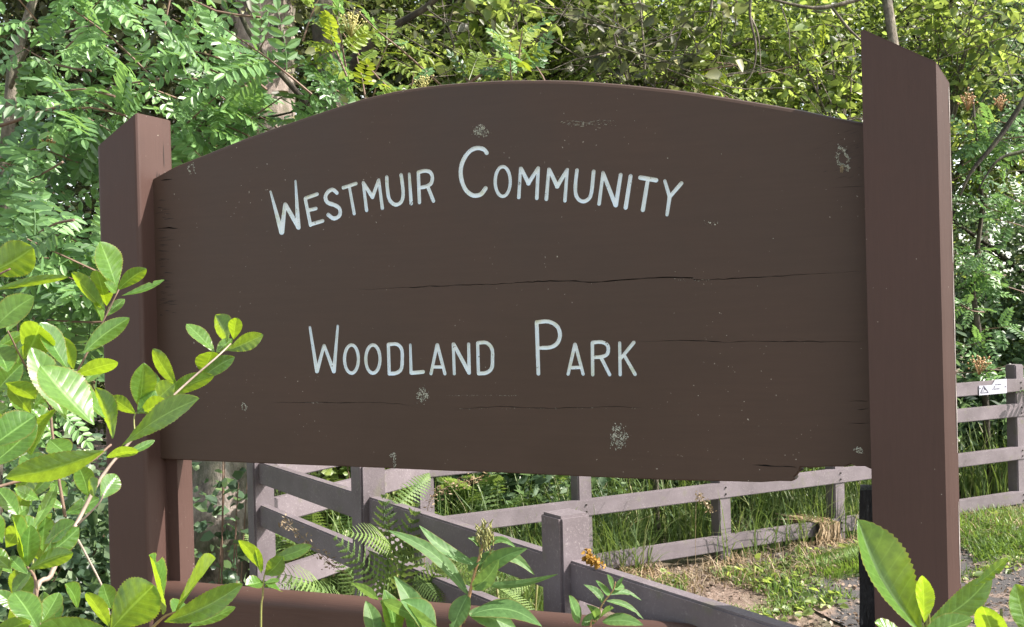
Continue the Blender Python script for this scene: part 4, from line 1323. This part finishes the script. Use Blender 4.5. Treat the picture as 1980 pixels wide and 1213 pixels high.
def traced_fern(label, root, fr, cat='fern'):
    """fronds given by (base px, tip px, depth0, depth1, normal tilt)"""
    t_ = empty('fern', root, label, cat, 'ferns by the fences')
    for (bx, by, tx, ty, d0, d1, nx, nz) in fr:
        a = Vector(W(bx, by, d0)); b = Vector(W(tx, ty, d1)); d = b-a
        tocam = (camv-a).normalized()
        nrm = tocam*nx + Vector((0, 0, 1))*nz
        put_leaf(rf_.choice(FM), a, d, nrm, d.length*1.12, t_, 'frond')
        tube('stalk', curve_pts([Vector(root), (Vector(root)+a)/2 + Vector((0, 0, .06)), a], 6), [.004]*6, M_STEMG, t_, 4)
root = G(760, 1260, 0.05)*0 + np.array([*PT(770, 3.7, 0)[:2], 0.0])
traced_fern('large dark green fern in front of the middle fence post', root,
    [(745, 1195, 752, 975, 3.5, 3.4, .9, .5), (755, 1200, 800, 1005, 3.5, 3.3, .9, .4), (750, 1000, 822, 912, 3.5, 3.7, 1, .3), (770, 1200, 700, 1040, 3.5, 3.3, .8, .6),
     (790, 1150, 930, 1085, 3.4, 3.2, .9, .6), (800, 1110, 868, 1165, 3.4, 3.2, .8, .7), (735, 1190, 660, 1110, 3.6, 3.4, .7, .8), (780, 1210, 850, 1070, 3.4, 3.3, 1, .4), (765, 1080, 690, 1010, 3.4, 3.2, .9, .6)])
root = np.array([*PT(660, 4.6, 0)[:2], 0.0])
traced_fern('pale fern at the foot of the linking fence', root,
    [(690, 1200, 600, 1100, 4.4, 4.2, .7, .8), (690, 1190, 665, 1080, 4.4, 4.2, .8, .6), (640, 1170, 560, 1075, 4.4, 4.1, .8, .6), (630, 1150, 540, 1140, 4.4, 4.2, .8, .6)])
root = np.array([*PT(870, 4.1, 0)[:2], 0.0])
traced_fern('sunlit fern spreading right under the near rail before the long fence', root,
    [(840, 1180, 905, 1080, 3.9, 3.8, .9, .5), (830, 1190, 800, 1090, 3.9, 3.8, .9, .5), (860, 1150, 960, 1125, 3.9, 3.7, .8, .7), (850, 1170, 780, 1130, 4.0, 3.8, .8, .6), (845, 1190, 870, 1040, 4.0, 3.9, .9, .4)])
root = np.array([*PT(985, 3.6, 0)[:2], 0.0])
traced_fern('shaded fern seen under the near rail left of the square post', root,
    [(960, 1130, 1045, 1190, 3.3, 3.2, .8, .6), (1040, 1110, 960, 1150, 3.5, 3.4, .9, .5), (1000, 1210, 960, 1120, 3.4, 3.3, .9, .5), (940, 1160, 1000, 1110, 3.4, 3.4, .9, .5)])
fpos = [(860, 6.9, .75), (940, 7.0, .8), (1010, 7.3, .8), (900, 6.5, .6), (1060, 7.2, .7), (1240, 7.9, .7), (1330, 8.0, .75), (1430, 8.1, .8), (1500, 8.2, .8), (1560, 8.3, .7), (1640, 8.5, .7), (1870, 8.9, .7), (1950, 8.8, .7), (600, 6.2, .5), (505, 6.2, .35)]
fl = ['light fern left of the grass seed head', 'fern below the word Park seen beneath the board', 'fern left of the post above the square post', 'low fern in front of the others under the board', 'fern touching the post above the square post',
      'fern right of the post above the square post', 'broad fern shading the rail under the board', 'dark fern between the second and third posts of the long fence', 'fern behind the dry grass clump', 'arching fern left of the draped dry grass',
      'fern behind the post beside the black batten', 'fern between rails left of the warning sign', 'fern between rails below the warning sign', 'fern behind the corner where two fences meet', 'fern at the foot of the pale trunk']
for i, ((px_, d_, L), lb) in enumerate(zip(fpos, fl)):
    b = PT(px_, d_, 0.05 if px_ < 1700 else .05)
    b[2] = 0.3 if px_ < 1700 else 0.1
    fern(lb, b, 8, L, 50+i)
    c = bpy.data.objects[-1] if False else None

# ------------------------------------------------------------------ grass
def grass(name, label, P, hmin, hmax, w, mat, seed, lean=0.5, kindthing=None):
    r = np.random.default_rng(seed)
    n = len(P)
    h = r.uniform(hmin, hmax, n)[:, None]
    a = r.uniform(0, 2*math.pi, n)
    d = np.stack([np.cos(a), np.sin(a), np.zeros(n)], 1)
    s = np.stack([-np.sin(a), np.cos(a), np.zeros(n)], 1)*w*r.uniform(.6, 1.3, n)[:, None]
    ln = (r.uniform(0.1, 1.0, n)[:, None]*lean)
    upv = np.array([[0, 0, 1.0]])
    rows = []
    for t_, wf in ((0, 1), (.35, .95), (.7, .7), (1, .08)):
        c = P + upv*h*(t_ - 0.45*ln*t_**2.4) + d*h*ln*t_**1.8*1.1
        rows += [c - s*wf, c + s*wf]
    V = np.stack(rows, 1).reshape(-1, 3)
    b = (np.arange(n)*8)[:, None]
    Fq = np.concatenate([b+np.array([[2*k, 2*k+1, 2*k+3, 2*k+2]]) for k in range(3)], 0)
    o = mesh_np(name, V, Fq, mat)
    return tag(o, label, 'grass', kind='stuff')
def strip(n, s0, s1, o0, o1, seed, clump=0.0):
    r = np.random.default_rng(seed)
    s = r.uniform(s0, s1, n); o = r.uniform(o0, o1, n)
    if clump:
        k = (np.sin(s*7.3)+np.sin(s*3.1+o*5)+np.sin(o*9)) > clump
        s, o = s[k], o[k]
    P = m0[None]+dm[None]*s[:, None]+nm[None]*o[:, None]
    return np.stack([P[:, 0], P[:, 1], ground_h(P[:, 0], P[:, 1])], 1)
# s: metres along the long fence from its left end; o > 0 is the camera side
grass('tall_grass', 'tall grass growing through the lower rails of the long fence', strip(3200, 0.2, 3.4, -0.35, 0.03, 1, -0.6), .15, .5, .0035, M_GRASS, 1, .9)
grass('tall_grass', 'dense tall grass behind the long fence', strip(13000, -0.5, 7.0, -2.2, -0.25, 2, -1.0), .3, .75, .0045, M_GRASS, 2, .8)
grass('short_grass', 'short grass and weeds on the verge before the long fence', strip(20000, -0.5, 7.0, 0.2, 0.75, 3, -0.4), .02, .09, .003, M_LUSH, 3, 1.2)
grass('short_grass', 'bright tuft of grass on the verge near the right post', strip(1500, 2.15, 2.75, 0.25, 0.55, 4, -3), .05, .13, .003, M_LUSH, 4, 1.0)
grass('dry_grass', 'dry straw coloured grass under the bottom rail', strip(7000, 0.2, 7.0, -0.15, 0.45, 5, -1), .03, .14, .003, M_DRY, 5, 1.6)
grass('verge_grass', 'grass and weeds on the verge beyond the path at right', strip(20000, 2.9, 7.5, 0.02, 0.62, 6, -1.2), .03, .12, .004, M_LUSH, 6, 1.2)
# grass inside the fence corner and under the shrub
n = 6000
P = np.stack([rng.uniform(-2.6, -1.95, n), rng.uniform(1.3, 3.6, n)], 1)
P = P[((P-m0)@nm < 1.2)]
P = P[(P[:, 1] > 0.9+(-0.9-P[:, 0])*0.75)]
P = np.concatenate([P, ground_h(P[:, 0], P[:, 1])[:, None]], 1)
grass('tall_grass', 'grass in the corner enclosed by the three fences', P, .15, .42, .004, M_GRASS, 7, .8)
# litter
def litter(name, label, P, size, seed, mat=M_LITTER):
    V, Fq = leaf_cloud(P, size, 1.6, .6, seed, .5)
    V[:, 2] = np.maximum(V[:, 2], 0.004+ground_h(V[:, 0], V[:, 1]))
    return tag(mesh_np(name, V, Fq, mat), label, 'leaf litter', kind='stuff')
Pl = strip(15000, -1.0, 7.0, -0.1, 2.4, 11)
Pl[:, 2] += .02

litter('leaf_litter', 'brown dead leaves and woodchip scattered over verge and path edge', Pl[(np.random.default_rng(1).random(len(Pl)) < np.where(((Pl[:, :2]-m0)@nm) > 1.3, .35, 1))], .022, 12)
# broad weed leaves on the verge
Pw = strip(2300, 1.2, 7.0, 0.12, 0.8, 14, -0.2); Pw[:, 2] += .03
V, Fq = leaf_cloud(Pw, .045, 1.4, .6, 15)
tag(mesh_np('verge_weeds', V, Fq, M_LEAFA), 'low broad leaved weeds on the verge', 'weeds', kind='stuff')

# draped dry grass clump on the bottom rail
dg = empty('dry_grass_clump', G(1600, 1035, .3), 'bundle of dead straw draped over the bottom rail beside a post', 'dry grass')
L = []
for i in range(240):
    x = random.uniform(1582, 1618); a = on_m(x, 1012+random.uniform(-3, 3), random.uniform(0.005, .03)); 
    b = on_m(x-random.uniform(10, 90), 1000+random.uniform(-8, 14), -0.15)
    e = on_m(x+random.uniform(-7, 7), random.uniform(1035, 1066), random.uniform(.02, .06))
    L.append(tube_data(curve_pts([b, a+np.array([0, 0, .008]), (a+e)/2+np.append(nm*.02, 0), e], 6), [.002, .0022, .003, .0035, .003, .0015], 3, .3, i))
V, Fc = join_data(L)
tag(mesh_py('straw', V, Fc, M_DRY, dg), kind='stuff')
# dead rusty frond lying on near rail beside square post
df = empty('dead_frond', W(1150, 1090, 2.62), 'golden brown dead frond caught on the rail beside the square post', 'dead frond')
L = []
for i in range(260):
    t = random.random()
    u = random.random()
    p = W(1138+36*t*u, 1072+22*(t*.4+u*.6)+random.gauss(0, 3), 2.60+random.gauss(0, .01))
    if random.random() < .3: p = W(1135+random.gauss(0, 2), 1060+random.uniform(0, 26), 2.6)
    L.append(p)
V, Fq = leaf_cloud(np.array(L), .009, .2, .6, 5)
tag(mesh_np('dry_leaflets', V, Fq, M_RUST, df), kind='stuff')
tube('stalk', [W(1135, 1062, 2.6), W(1140, 1080, 2.6), W(1172, 1098, 2.6)], [.0015]*3, M_TWIG, df, 4)

# seed head grasses
for i, (p0_, p1_, p2_, d_) in enumerate((((822, 1060), (838, 960), (930, 922), 3.9), ((700, 1150), (640, 1090), (548, 1005), 3.7), ((1345, 1010), (1350, 960), (1375, 985), 5.6))):
    t_ = empty('seed_grass', PT(p0_[0], d_, 0), ['pale feathery seed head arching under the board near the middle post', 'thin seed head stalk before the linking fence', 'reddish bent grass stalk on the long fence rail'][i], 'grass', 'seed head grasses')
    C_ = curve_pts([W(p0_[0], p0_[1]+180, d_), W(*p0_, d_), W(*p1_, d_), W(*p2_, d_)], 20)
    tube('stalk', C_, [.0012]*20, M_DRY, t_, 4)
    P = np.array([C_[random.randint(12, 19)] + np.array([random.gauss(0, .012), random.gauss(0, .012), random.gauss(0, .012)]) for _ in range(150)])
    V, Fq = leaf_cloud(P, .012, .2, .35, i)
    tag(mesh_np('seed_head', V, Fq, M_DRY, t_), kind='stuff')

# ------------------------------------------------------------------ foreground leaves
def big_leaf(parent, bx, by, tx, ty, w, kind, d=1.5, dt=None, mat=M_BIG, shape='obovate', bend=0.0, seed=0, fold=None, curl=None):
    r = random.Random(seed*7+3)
    d1 = d + (dt if dt is not None else r.uniform(-.04, .04))
    a = Vector(W(bx, by, d)); b = Vector(W(tx, ty, d1))
    ax = b-a; L = ax.length; ax.normalize()
    tocam = (camv-a).normalized()
    if kind == 'p': want = tocam*.55 + Vector((0, 0, .9)) + SD*0.1
    elif kind == 'y': want = tocam*.95 - SD*.65
    elif kind == 'k': want = tocam + Vector((0, 0, .1)) + SD*.3
    else: want = tocam*.7 + Vector((0, 0, .35)) + SD*.3
    want += Vector((r.uniform(-.15, .15), r.uniform(-.15, .15), r.uniform(-.15, .15)))
    nrm = (want - ax*want.dot(ax))
    if nrm.length < .1: nrm = ax.orthogonal()
    nrm.normalize()
    s = ax.cross(nrm)
    # width in picture: correct for how much the blade is turned away
    view = abs(nrm.dot(tocam))
    ww = w*d/F*0.5/max(0.55, view)
    ww = min(ww, L*0.36)
    nu, nv = 8, 44
    notch = (r.uniform(.35, .9), r.uniform(.03, .09), r.choice([-1, 1])) if r.random() < .22 else (2, .1, 1)
    fold = r.uniform(.12, .4) if fold is None else fold
    curl = r.uniform(-.05, .16) if curl is None else curl
    side_bend = bend + r.uniform(-.05, .05)
    V, UV, Fc = [], [], []
    sgn = -1 if kind == 'y' else 1
    wav = r.uniform(0, 6)
    for i in range(nv+1):
        t = i/nv
        if shape == 'obovate': prof = max(0.0, math.sin(math.pi*min(1, t**1.12)))**0.72*(0.72+0.42*t)*(1.0 if t < .9 else 1)
        elif shape == 'lance': prof = max(0.0, math.sin(math.pi*t**.85))**0.8
        prof = max(prof, 0.03)
        tooth = 1+(0.05 if i % 2 else -0.02)*(1 if shape == 'obovate' else .3)
        c = a + ax*L*t + s*L*side_bend*math.sin(math.pi*t) - nrm*sgn*curl*L*(t*t)
        for j in range(nu+1):
            u = -1+2*j/nu
            x = u*ww*prof*(tooth if abs(u) > .99 else 1)
            if u*notch[2] > .2 and abs(t-notch[0]) < notch[1]: x *= 1-0.5*(1-(abs(t-notch[0])/notch[1])**2)
            z = sgn*fold*abs(x) + 0.0003*math.sin(t*40 - abs(u)*5)*abs(u) + 0.05*ww*math.sin(t*7+wav+u*2)*abs(u)
            V.append(c + s*x + nrm*z); UV.append((u, t))
    for i in range(nv):
        for j in range(nu):
            q = i*(nu+1)+j
            Fc.append((q, q+1, q+nu+2, q+nu+1))
    return mesh_py('leaf', V, Fc, mat, parent, True, UV)

def stem(parent, pts, d0, d1, r0_, r1_, mat=M_TWIG, ground=False):
    n_ = len(pts)
    P_ = [W(x, y, d0+(d1-d0)*k/(n_-1)) for k, (x, y) in enumerate(pts)]
    if ground:
        f_ = P_[0].copy(); nxt = P_[1]
        g_ = f_ + (f_-nxt)*0.6; g_[2] = f_[2]*0.55
        g2 = g_.copy(); g2[2] = 0; g2[0] += (g_-f_)[0]*.3
        P_ = [g2, g_] + P_
    C_ = curve_pts(P_, 6*len(P_))
    tube('stem', C_, [r0_+(r1_-r0_)*k/(len(C_)-1) for k in range(len(C_))], mat, parent, 6, .06, int(pts[0][0]))

sh = empty('leafy_shrub', PT(90, 1.55, 0), 'shrub with glossy pale green serrated leaves leaning into the lower left foreground', 'shrub', 'foreground shrubs')
Lf = [
 (226, 560, 190, 468, 50, 'p', 1.6), (203, 600, 145, 525, 28, 'y', 1.6), (227, 562, 283, 518, 30, 'y', 1.6), (235, 572, 318, 541, 14, 'g', 1.6), (206, 592, 192, 518, 32, 'p', 1.62),
 (205, 612, 241, 578, 20, 'g', 1.6), (198, 622, 186, 586, 22, 'p', 1.62), (160, 684, 246, 616, 38, 'y', 1.55), (226, 566, 205, 545, 14, 'g', 1.6),
 (45, 695, 80, 625, 56, 'y', 1.45), (130, 712, 82, 622, 40, 'p', 1.45), (142, 716, 122, 650, 26, 'y', 1.5), (142, 728, 232, 697, 24, 'y', 1.5), (128, 812, 60, 672, 58, 'p', 1.35),
 (182, 822, 78, 708, 70, 'p', 1.3), (203, 808, 140, 740, 36, 'p', 1.35), (218, 848, 200, 752, 30, 'y', 1.35), (-25, 530, 65, 478, 72, 'y', 1.1), (-15, 562, 135, 532, 18, 'y', 1.1),
 (-15, 640, 62, 572, 52, 'g', 1.15), (-25, 870, 68, 800, 62, 'p', 1.15), (-25, 905, 72, 820, 52, 'g', 1.2), (202, 872, 8, 928, 50, 'y', 1.15), (236, 862, 380, 768, 38, 'g', 1.3),
 (160, 745, 210, 700, 22, 'g', 1.5), (15, 720, -20, 655, 40, 'g', 1.4), (10, 740, 68, 770, 30, 'y', 1.4), (60, 800, 20, 745, 34, 'y', 1.45), (90, 770, 105, 720, 30, 'g', 1.5),
 (75, 840, 110, 790, 34, 'g', 1.5), (95, 850, 130, 880, 30, 'g', 1.5), (150, 900, 185, 870, 26, 'g', 1.5), (20, 690, 50, 660, 26, 'p', 1.45), (100, 690, 70, 700, 20, 'y', 1.45),
 (415, 682, 363, 622, 27, 'p', 1.75), (440, 662, 417, 610, 36, 'y', 1.75), (452, 657, 457, 616, 18, 'p', 1.75), (440, 678, 511, 648, 30, 'k', 1.75), (393, 722, 410, 680, 36, 'p', 1.75),
 (385, 736, 449, 690, 30, 'k', 1.73), (418, 682, 448, 656, 22, 'y', 1.74), (316, 768, 413, 728, 34, 'y', 1.7), (340, 745, 295, 675, 30, 'y', 1.7), (270, 788, 278, 703, 42, 'k', 1.65), (315, 765, 287, 712, 16, 'p', 1.68),
 (266, 800, 300, 756, 44, 'y', 1.63), (262, 800, 218, 765, 26, 'y', 1.62), (292, 788, 332, 742, 34, 'g', 1.68), (270, 800, 320, 775, 24, 'y', 1.64),
 (37, 1000, -5, 940, 36, 'k', 1.5), (76, 966, 30, 944, 20, 'k', 1.5), (63, 1024, 108, 938, 24, 'k', 1.5), (50, 1098, 18, 1000, 42, 'p', 1.4), (54, 1096, 60, 1018, 36, 'k', 1.38), (84, 1052, 142, 1008, 42, 'p', 1.42),
 (80, 1078, 153, 1020, 42, 'y', 1.4), (55, 1102, 140, 1070, 30, 'y', 1.38), (74, 1217, 27, 1143, 50, 'p', 1.3), (80, 1205, 112, 1142, 36, 'p', 1.32), (211, 1212, 168, 1145, 26, 'y', 1.35),
 (213, 1220, 300, 1130, 78, 'y', 1.25), (225, 1230, 78, 1200, 42, 'y', 1.25), (-25, 1235, 62, 1196, 32, 'y', 1.3), (216, 1178, 200, 1130, 30, 'k', 1.4), (314, 1188, 292, 1074, 64, 'p', 1.3), (342, 1184, 413, 1078, 52, 'p', 1.3),
 (318, 1203, 459, 1132, 40, 'k', 1.28), (365, 1212, 450, 1170, 24, 'y', 1.3), (335, 1190, 350, 1160, 24, 'g', 1.32), (170, 960, 150, 900, 32, 'k', 1.55), (195, 965, 228, 917, 36, 'k', 1.5), (182, 960, 178, 925, 30, 'y', 1.5),
 (20, 1100, -30, 1060, 40, 'g', 1.4), (5, 1050, -20, 990, 34, 'p', 1.4), (150, 1175, 135, 1130, 22, 'g', 1.4), (240, 880, 300, 850, 16, 'g', 1.35), (205, 885, 268, 872, 14, 'y', 1.3), (-10, 700, -60, 620, 50, 'g', 1.4), (-20, 800, -90, 740, 60, 'y', 1.3),
 (20, 1010, 55, 980, 26, 'g', 1.5), (-10, 760, 40, 705, 40, 'g', 1.55), (60, 880, 90, 820, 40, 'p', 1.6), (30, 960, 75, 915, 34, 'g', 1.6), (130, 960, 100, 930, 28, 'g', 1.6),
]
for i, q in enumerate(Lf):
    big_leaf(sh, *q[:6], d=q[6], seed=i)
rl = random.Random(99)
for i in range(75):
    x = rl.uniform(-60, 215) if i % 3 else rl.uniform(-60, 110); y = rl.uniform(640, 1225)
    if 150 < x and y < 860: x -= 90
    if x > 130 and y > 900: continue
    if x > 60 and y < 700: continue
    a_ = rl.uniform(-2.6, -0.4); l = rl.uniform(45, 85)
    big_leaf(sh, x, y, x+l*math.cos(a_), y+l*math.sin(a_), l*rl.uniform(.4, .52), rl.choice('ypgk'), rl.uniform(1.6, 1.95), seed=600+i)
stem(sh, [(60, 1240), (100, 1110), (130, 1045), (152, 1005), (195, 925), (245, 862), (300, 800), (360, 742), (420, 690), (446, 665)], 1.45, 1.75, .0042, .0012, M_TWIGP, True)
stem(sh, [(212, 1190), (200, 1140), (165, 1070), (145, 1035)], 1.45, 1.5, .0012, .0018, M_TWIGP)
stem(sh, [(150, 1015), (190, 975), (200, 955)], 1.5, 1.5, .0016, .001, M_TWIGP)
stem(sh, [(126, 1000), (110, 900), (100, 780), (145, 725), (190, 640), (230, 560)], 1.55, 1.6, .0026, .0010, M_TWIG)
stem(sh, [(80, 1250), (72, 1180), (68, 1120), (52, 1095)], 1.35, 1.4, .0028, .0015, M_TWIG)
stem(sh, [(105, 800), (70, 740), (45, 700), (15, 640)], 1.5, 1.4, .0016, .001, M_TWIG)
stem(sh, [(215, 860), (160, 900), (20, 935), (-60, 960)], 1.3, 1.2, .0014, .002, M_TWIG)
stem(sh, [(300, 800), (262, 800), (262, 850)], 1.66, 1.6, .001, .0012, M_STEMG)
stem(sh, [(270, 1240), (315, 1195), (345, 1182)], 1.28, 1.3, .0022, .001, M_STEMR)
stem(sh, [(-60, 560), (-20, 540), (20, 520)], 1.1, 1.1, .0015, .001, M_TWIG)
stem(sh, [(60, 1020), (62, 1060), (66, 1110)], 1.48, 1.42, .001, .0014, M_STEMG)

# small sprig in front of the sign's foot, left of middle
s2 = empty('small_shrub', PT(515, 1.9, 0), 'small leafy sprig growing just above the lower board, left of centre', 'shrub', 'foreground shrubs')
for i, q in enumerate([(508, 1105, 466, 1040, 26, 'y'), (524, 1082, 598, 1054, 24, 'k'), (514, 1112, 545, 1080, 30, 'k'), (508, 1125, 478, 1128, 26, 'g'), (510, 1128, 540, 1122, 22, 'p'), (512, 1135, 545, 1140, 24, 'p'), (505, 1110, 498, 1060, 12, 'y')]):
    big_leaf(s2, *q, d=1.95, seed=200+i)
stem(s2, [(505, 1250), (508, 1150), (512, 1110), (524, 1082)], 1.95, 1.95, .0026, .0009, M_STEMG, True)

# right foreground leaves
s3 = empty('corner_shrub', PT(1800, 1.0, 0), 'big glossy leaf pair poking up at the bottom right before the right post', 'shrub', 'foreground shrubs')
big_leaf(s3, 1783, 1225, 1672, 1002, 84, 'p', 1.0, .02, seed=315, bend=-.14, fold=.75, curl=.10)
big_leaf(s3, 1786, 1212, 1918, 1112, 52, 'y', .98, .0, seed=302, bend=.05)
big_leaf(s3, 1787, 1205, 1788, 1112, 34, 'y', .97, .0, seed=303)
big_leaf(s3, 1880, 1135, 1946, 1079, 22, 'y', .96, .0, seed=304)
big_leaf(s3, 1930, 1260, 1900, 1172, 60, 'y', .9, .0, seed=305)
big_leaf(s3, 1990, 1230, 1965, 1130, 50, 'p', .9, .0, seed=306)
big_leaf(s3, 1770, 1240, 1880, 1192, 40, 'p', .95, .0, seed=307)
big_leaf(s3, 1760, 1245, 1690, 1205, 30, 'p', .95, .0, seed=308)
stem(s3, [(1800, 1290), (1790, 1240), (1784, 1205)], .98, .98, .0016, .001, M_STEMG, True)
stem(s3, [(1940, 1300), (1935, 1270), (1932, 1250)], .9, .9, .0016, .001, M_STEMG, True)

# willowherbs
h1 = empty('willowherb', PT(900, 1.85, 0), 'tall willowherb with long narrow leaves and bud tip before the lower board', 'wildflower', 'willowherbs before the sign')
HL = [(905, 1150, 755, 1018, 28, 'g', .12), (918, 1092, 815, 1012, 22, 'g', -.12), (922, 1130, 1075, 1106, 15, 'y', .05), (928, 1115, 1012, 1060, 30, 'g', -.10), (935, 1085, 1034, 1110, 22, 'g', -.2), (905, 1185, 1000, 1220, 40, 'k', -.1),
      (905, 1150, 872, 1222, 38, 'g', .05), (905, 1190, 1045, 1200, 34, 'g', -.12), (932, 1062, 985, 1048, 14, 'g', -.2), (928, 1058, 905, 1040, 12, 'g', .2), (938, 1040, 935, 1010, 10, 'k', 0), (930, 1080, 905, 1105, 20, 'g', .1), (915, 1110, 985, 1068, 20, 'k', -.15), (940, 1050, 1000, 1062, 12, 'g', -.2), (912, 1140, 960, 1085, 26, 'g', .05)]
for i, q in enumerate(HL): big_leaf(h1, *q[:6], d=1.8, mat=M_HERB, shape='lance', bend=q[6], seed=400+i)
stem(h1, [(888, 1260), (897, 1200), (915, 1120), (932, 1060), (938, 1030)], 1.8, 1.8, .0045, .002, M_STEMR, True)
P = np.array([W(938+random.gauss(0, 9), 1045+random.gauss(0, 14), 1.79+random.gauss(0, .008)) for _ in range(70)])
L = [tube_data([p, p+np.array([random.gauss(0, .002), 0, .006]), p+np.array([random.gauss(0, .004), 0, .013])], [.0012, .0018, .0004], 5) for p in P]
V, Fc = join_data(L); tag(mesh_py('bud', V, Fc, M_STEMG, h1), kind='stuff')
h2 = empty('willowherb', PT(1160, 2.1, 0), 'small willowherb leaning right at the foot of the square fence post', 'wildflower', 'willowherbs before the sign')
HL = [(1178, 1150, 1243, 1158, 10, 'g', -.15), (1172, 1162, 1247, 1192, 11, 'g', -.1), (1168, 1170, 1130, 1128, 14, 'g', .1), (1185, 1140, 1178, 1112, 9, 'g', 0), (1190, 1138, 1205, 1115, 8, 'g', 0), (1188, 1140, 1213, 1132, 8, 'k', -.1), (1180, 1148, 1155, 1122, 11, 'g', -.1),
      (1120, 1205, 1098, 1152, 26, 'p', 0), (1150, 1200, 1134, 1170, 16, 'y', .2), (1165, 1202, 1240, 1200, 22, 'g', -.1), (1160, 1195, 1185, 1175, 16, 'g', 0), (1125, 1210, 1160, 1186, 18, 'g', 0)]
for i, q in enumerate(HL): big_leaf(h2, *q[:6], d=2.0, mat=M_HERB, shape='lance', bend=q[6], seed=440+i)
stem(h2, [(1140, 1260), (1152, 1200), (1165, 1168), (1185, 1142), (1190, 1125)], 2.0, 2.0, .0024, .001, M_STEMR, True)
h3 = empty('broad_weed', PT(770, 1.75, 0), 'broad pale leaved weed curling over the lower board left of the willowherb', 'wildflower', 'willowherbs before the sign')
for i, q in enumerate([(765, 1235, 742, 1140, 40, 'p', .05), (800, 1240, 768, 1112, 44, 'g', .1), (732, 1160, 684, 1124, 14, 'y', .05), (735, 1162, 850, 1215, 26, 'y', -.05), (725, 1235, 708, 1160, 34, 'k', 0), (835, 1240, 780, 1160, 40, 'g', .1), (770, 1240, 730, 1200, 30, 'p', 0)]):
    big_leaf(h3, *q[:6], d=1.75, mat=M_HERB if i != 0 else M_BIG, shape='lance', bend=q[6], seed=460+i)
stem(h3, [(770, 1300), (765, 1240), (735, 1162)], 1.75, 1.75, .003, .001, M_STEMG, True)
print('objects', len(bpy.data.objects), 'tris', sum(len(m.polygons)*2 for m in bpy.data.meshes))
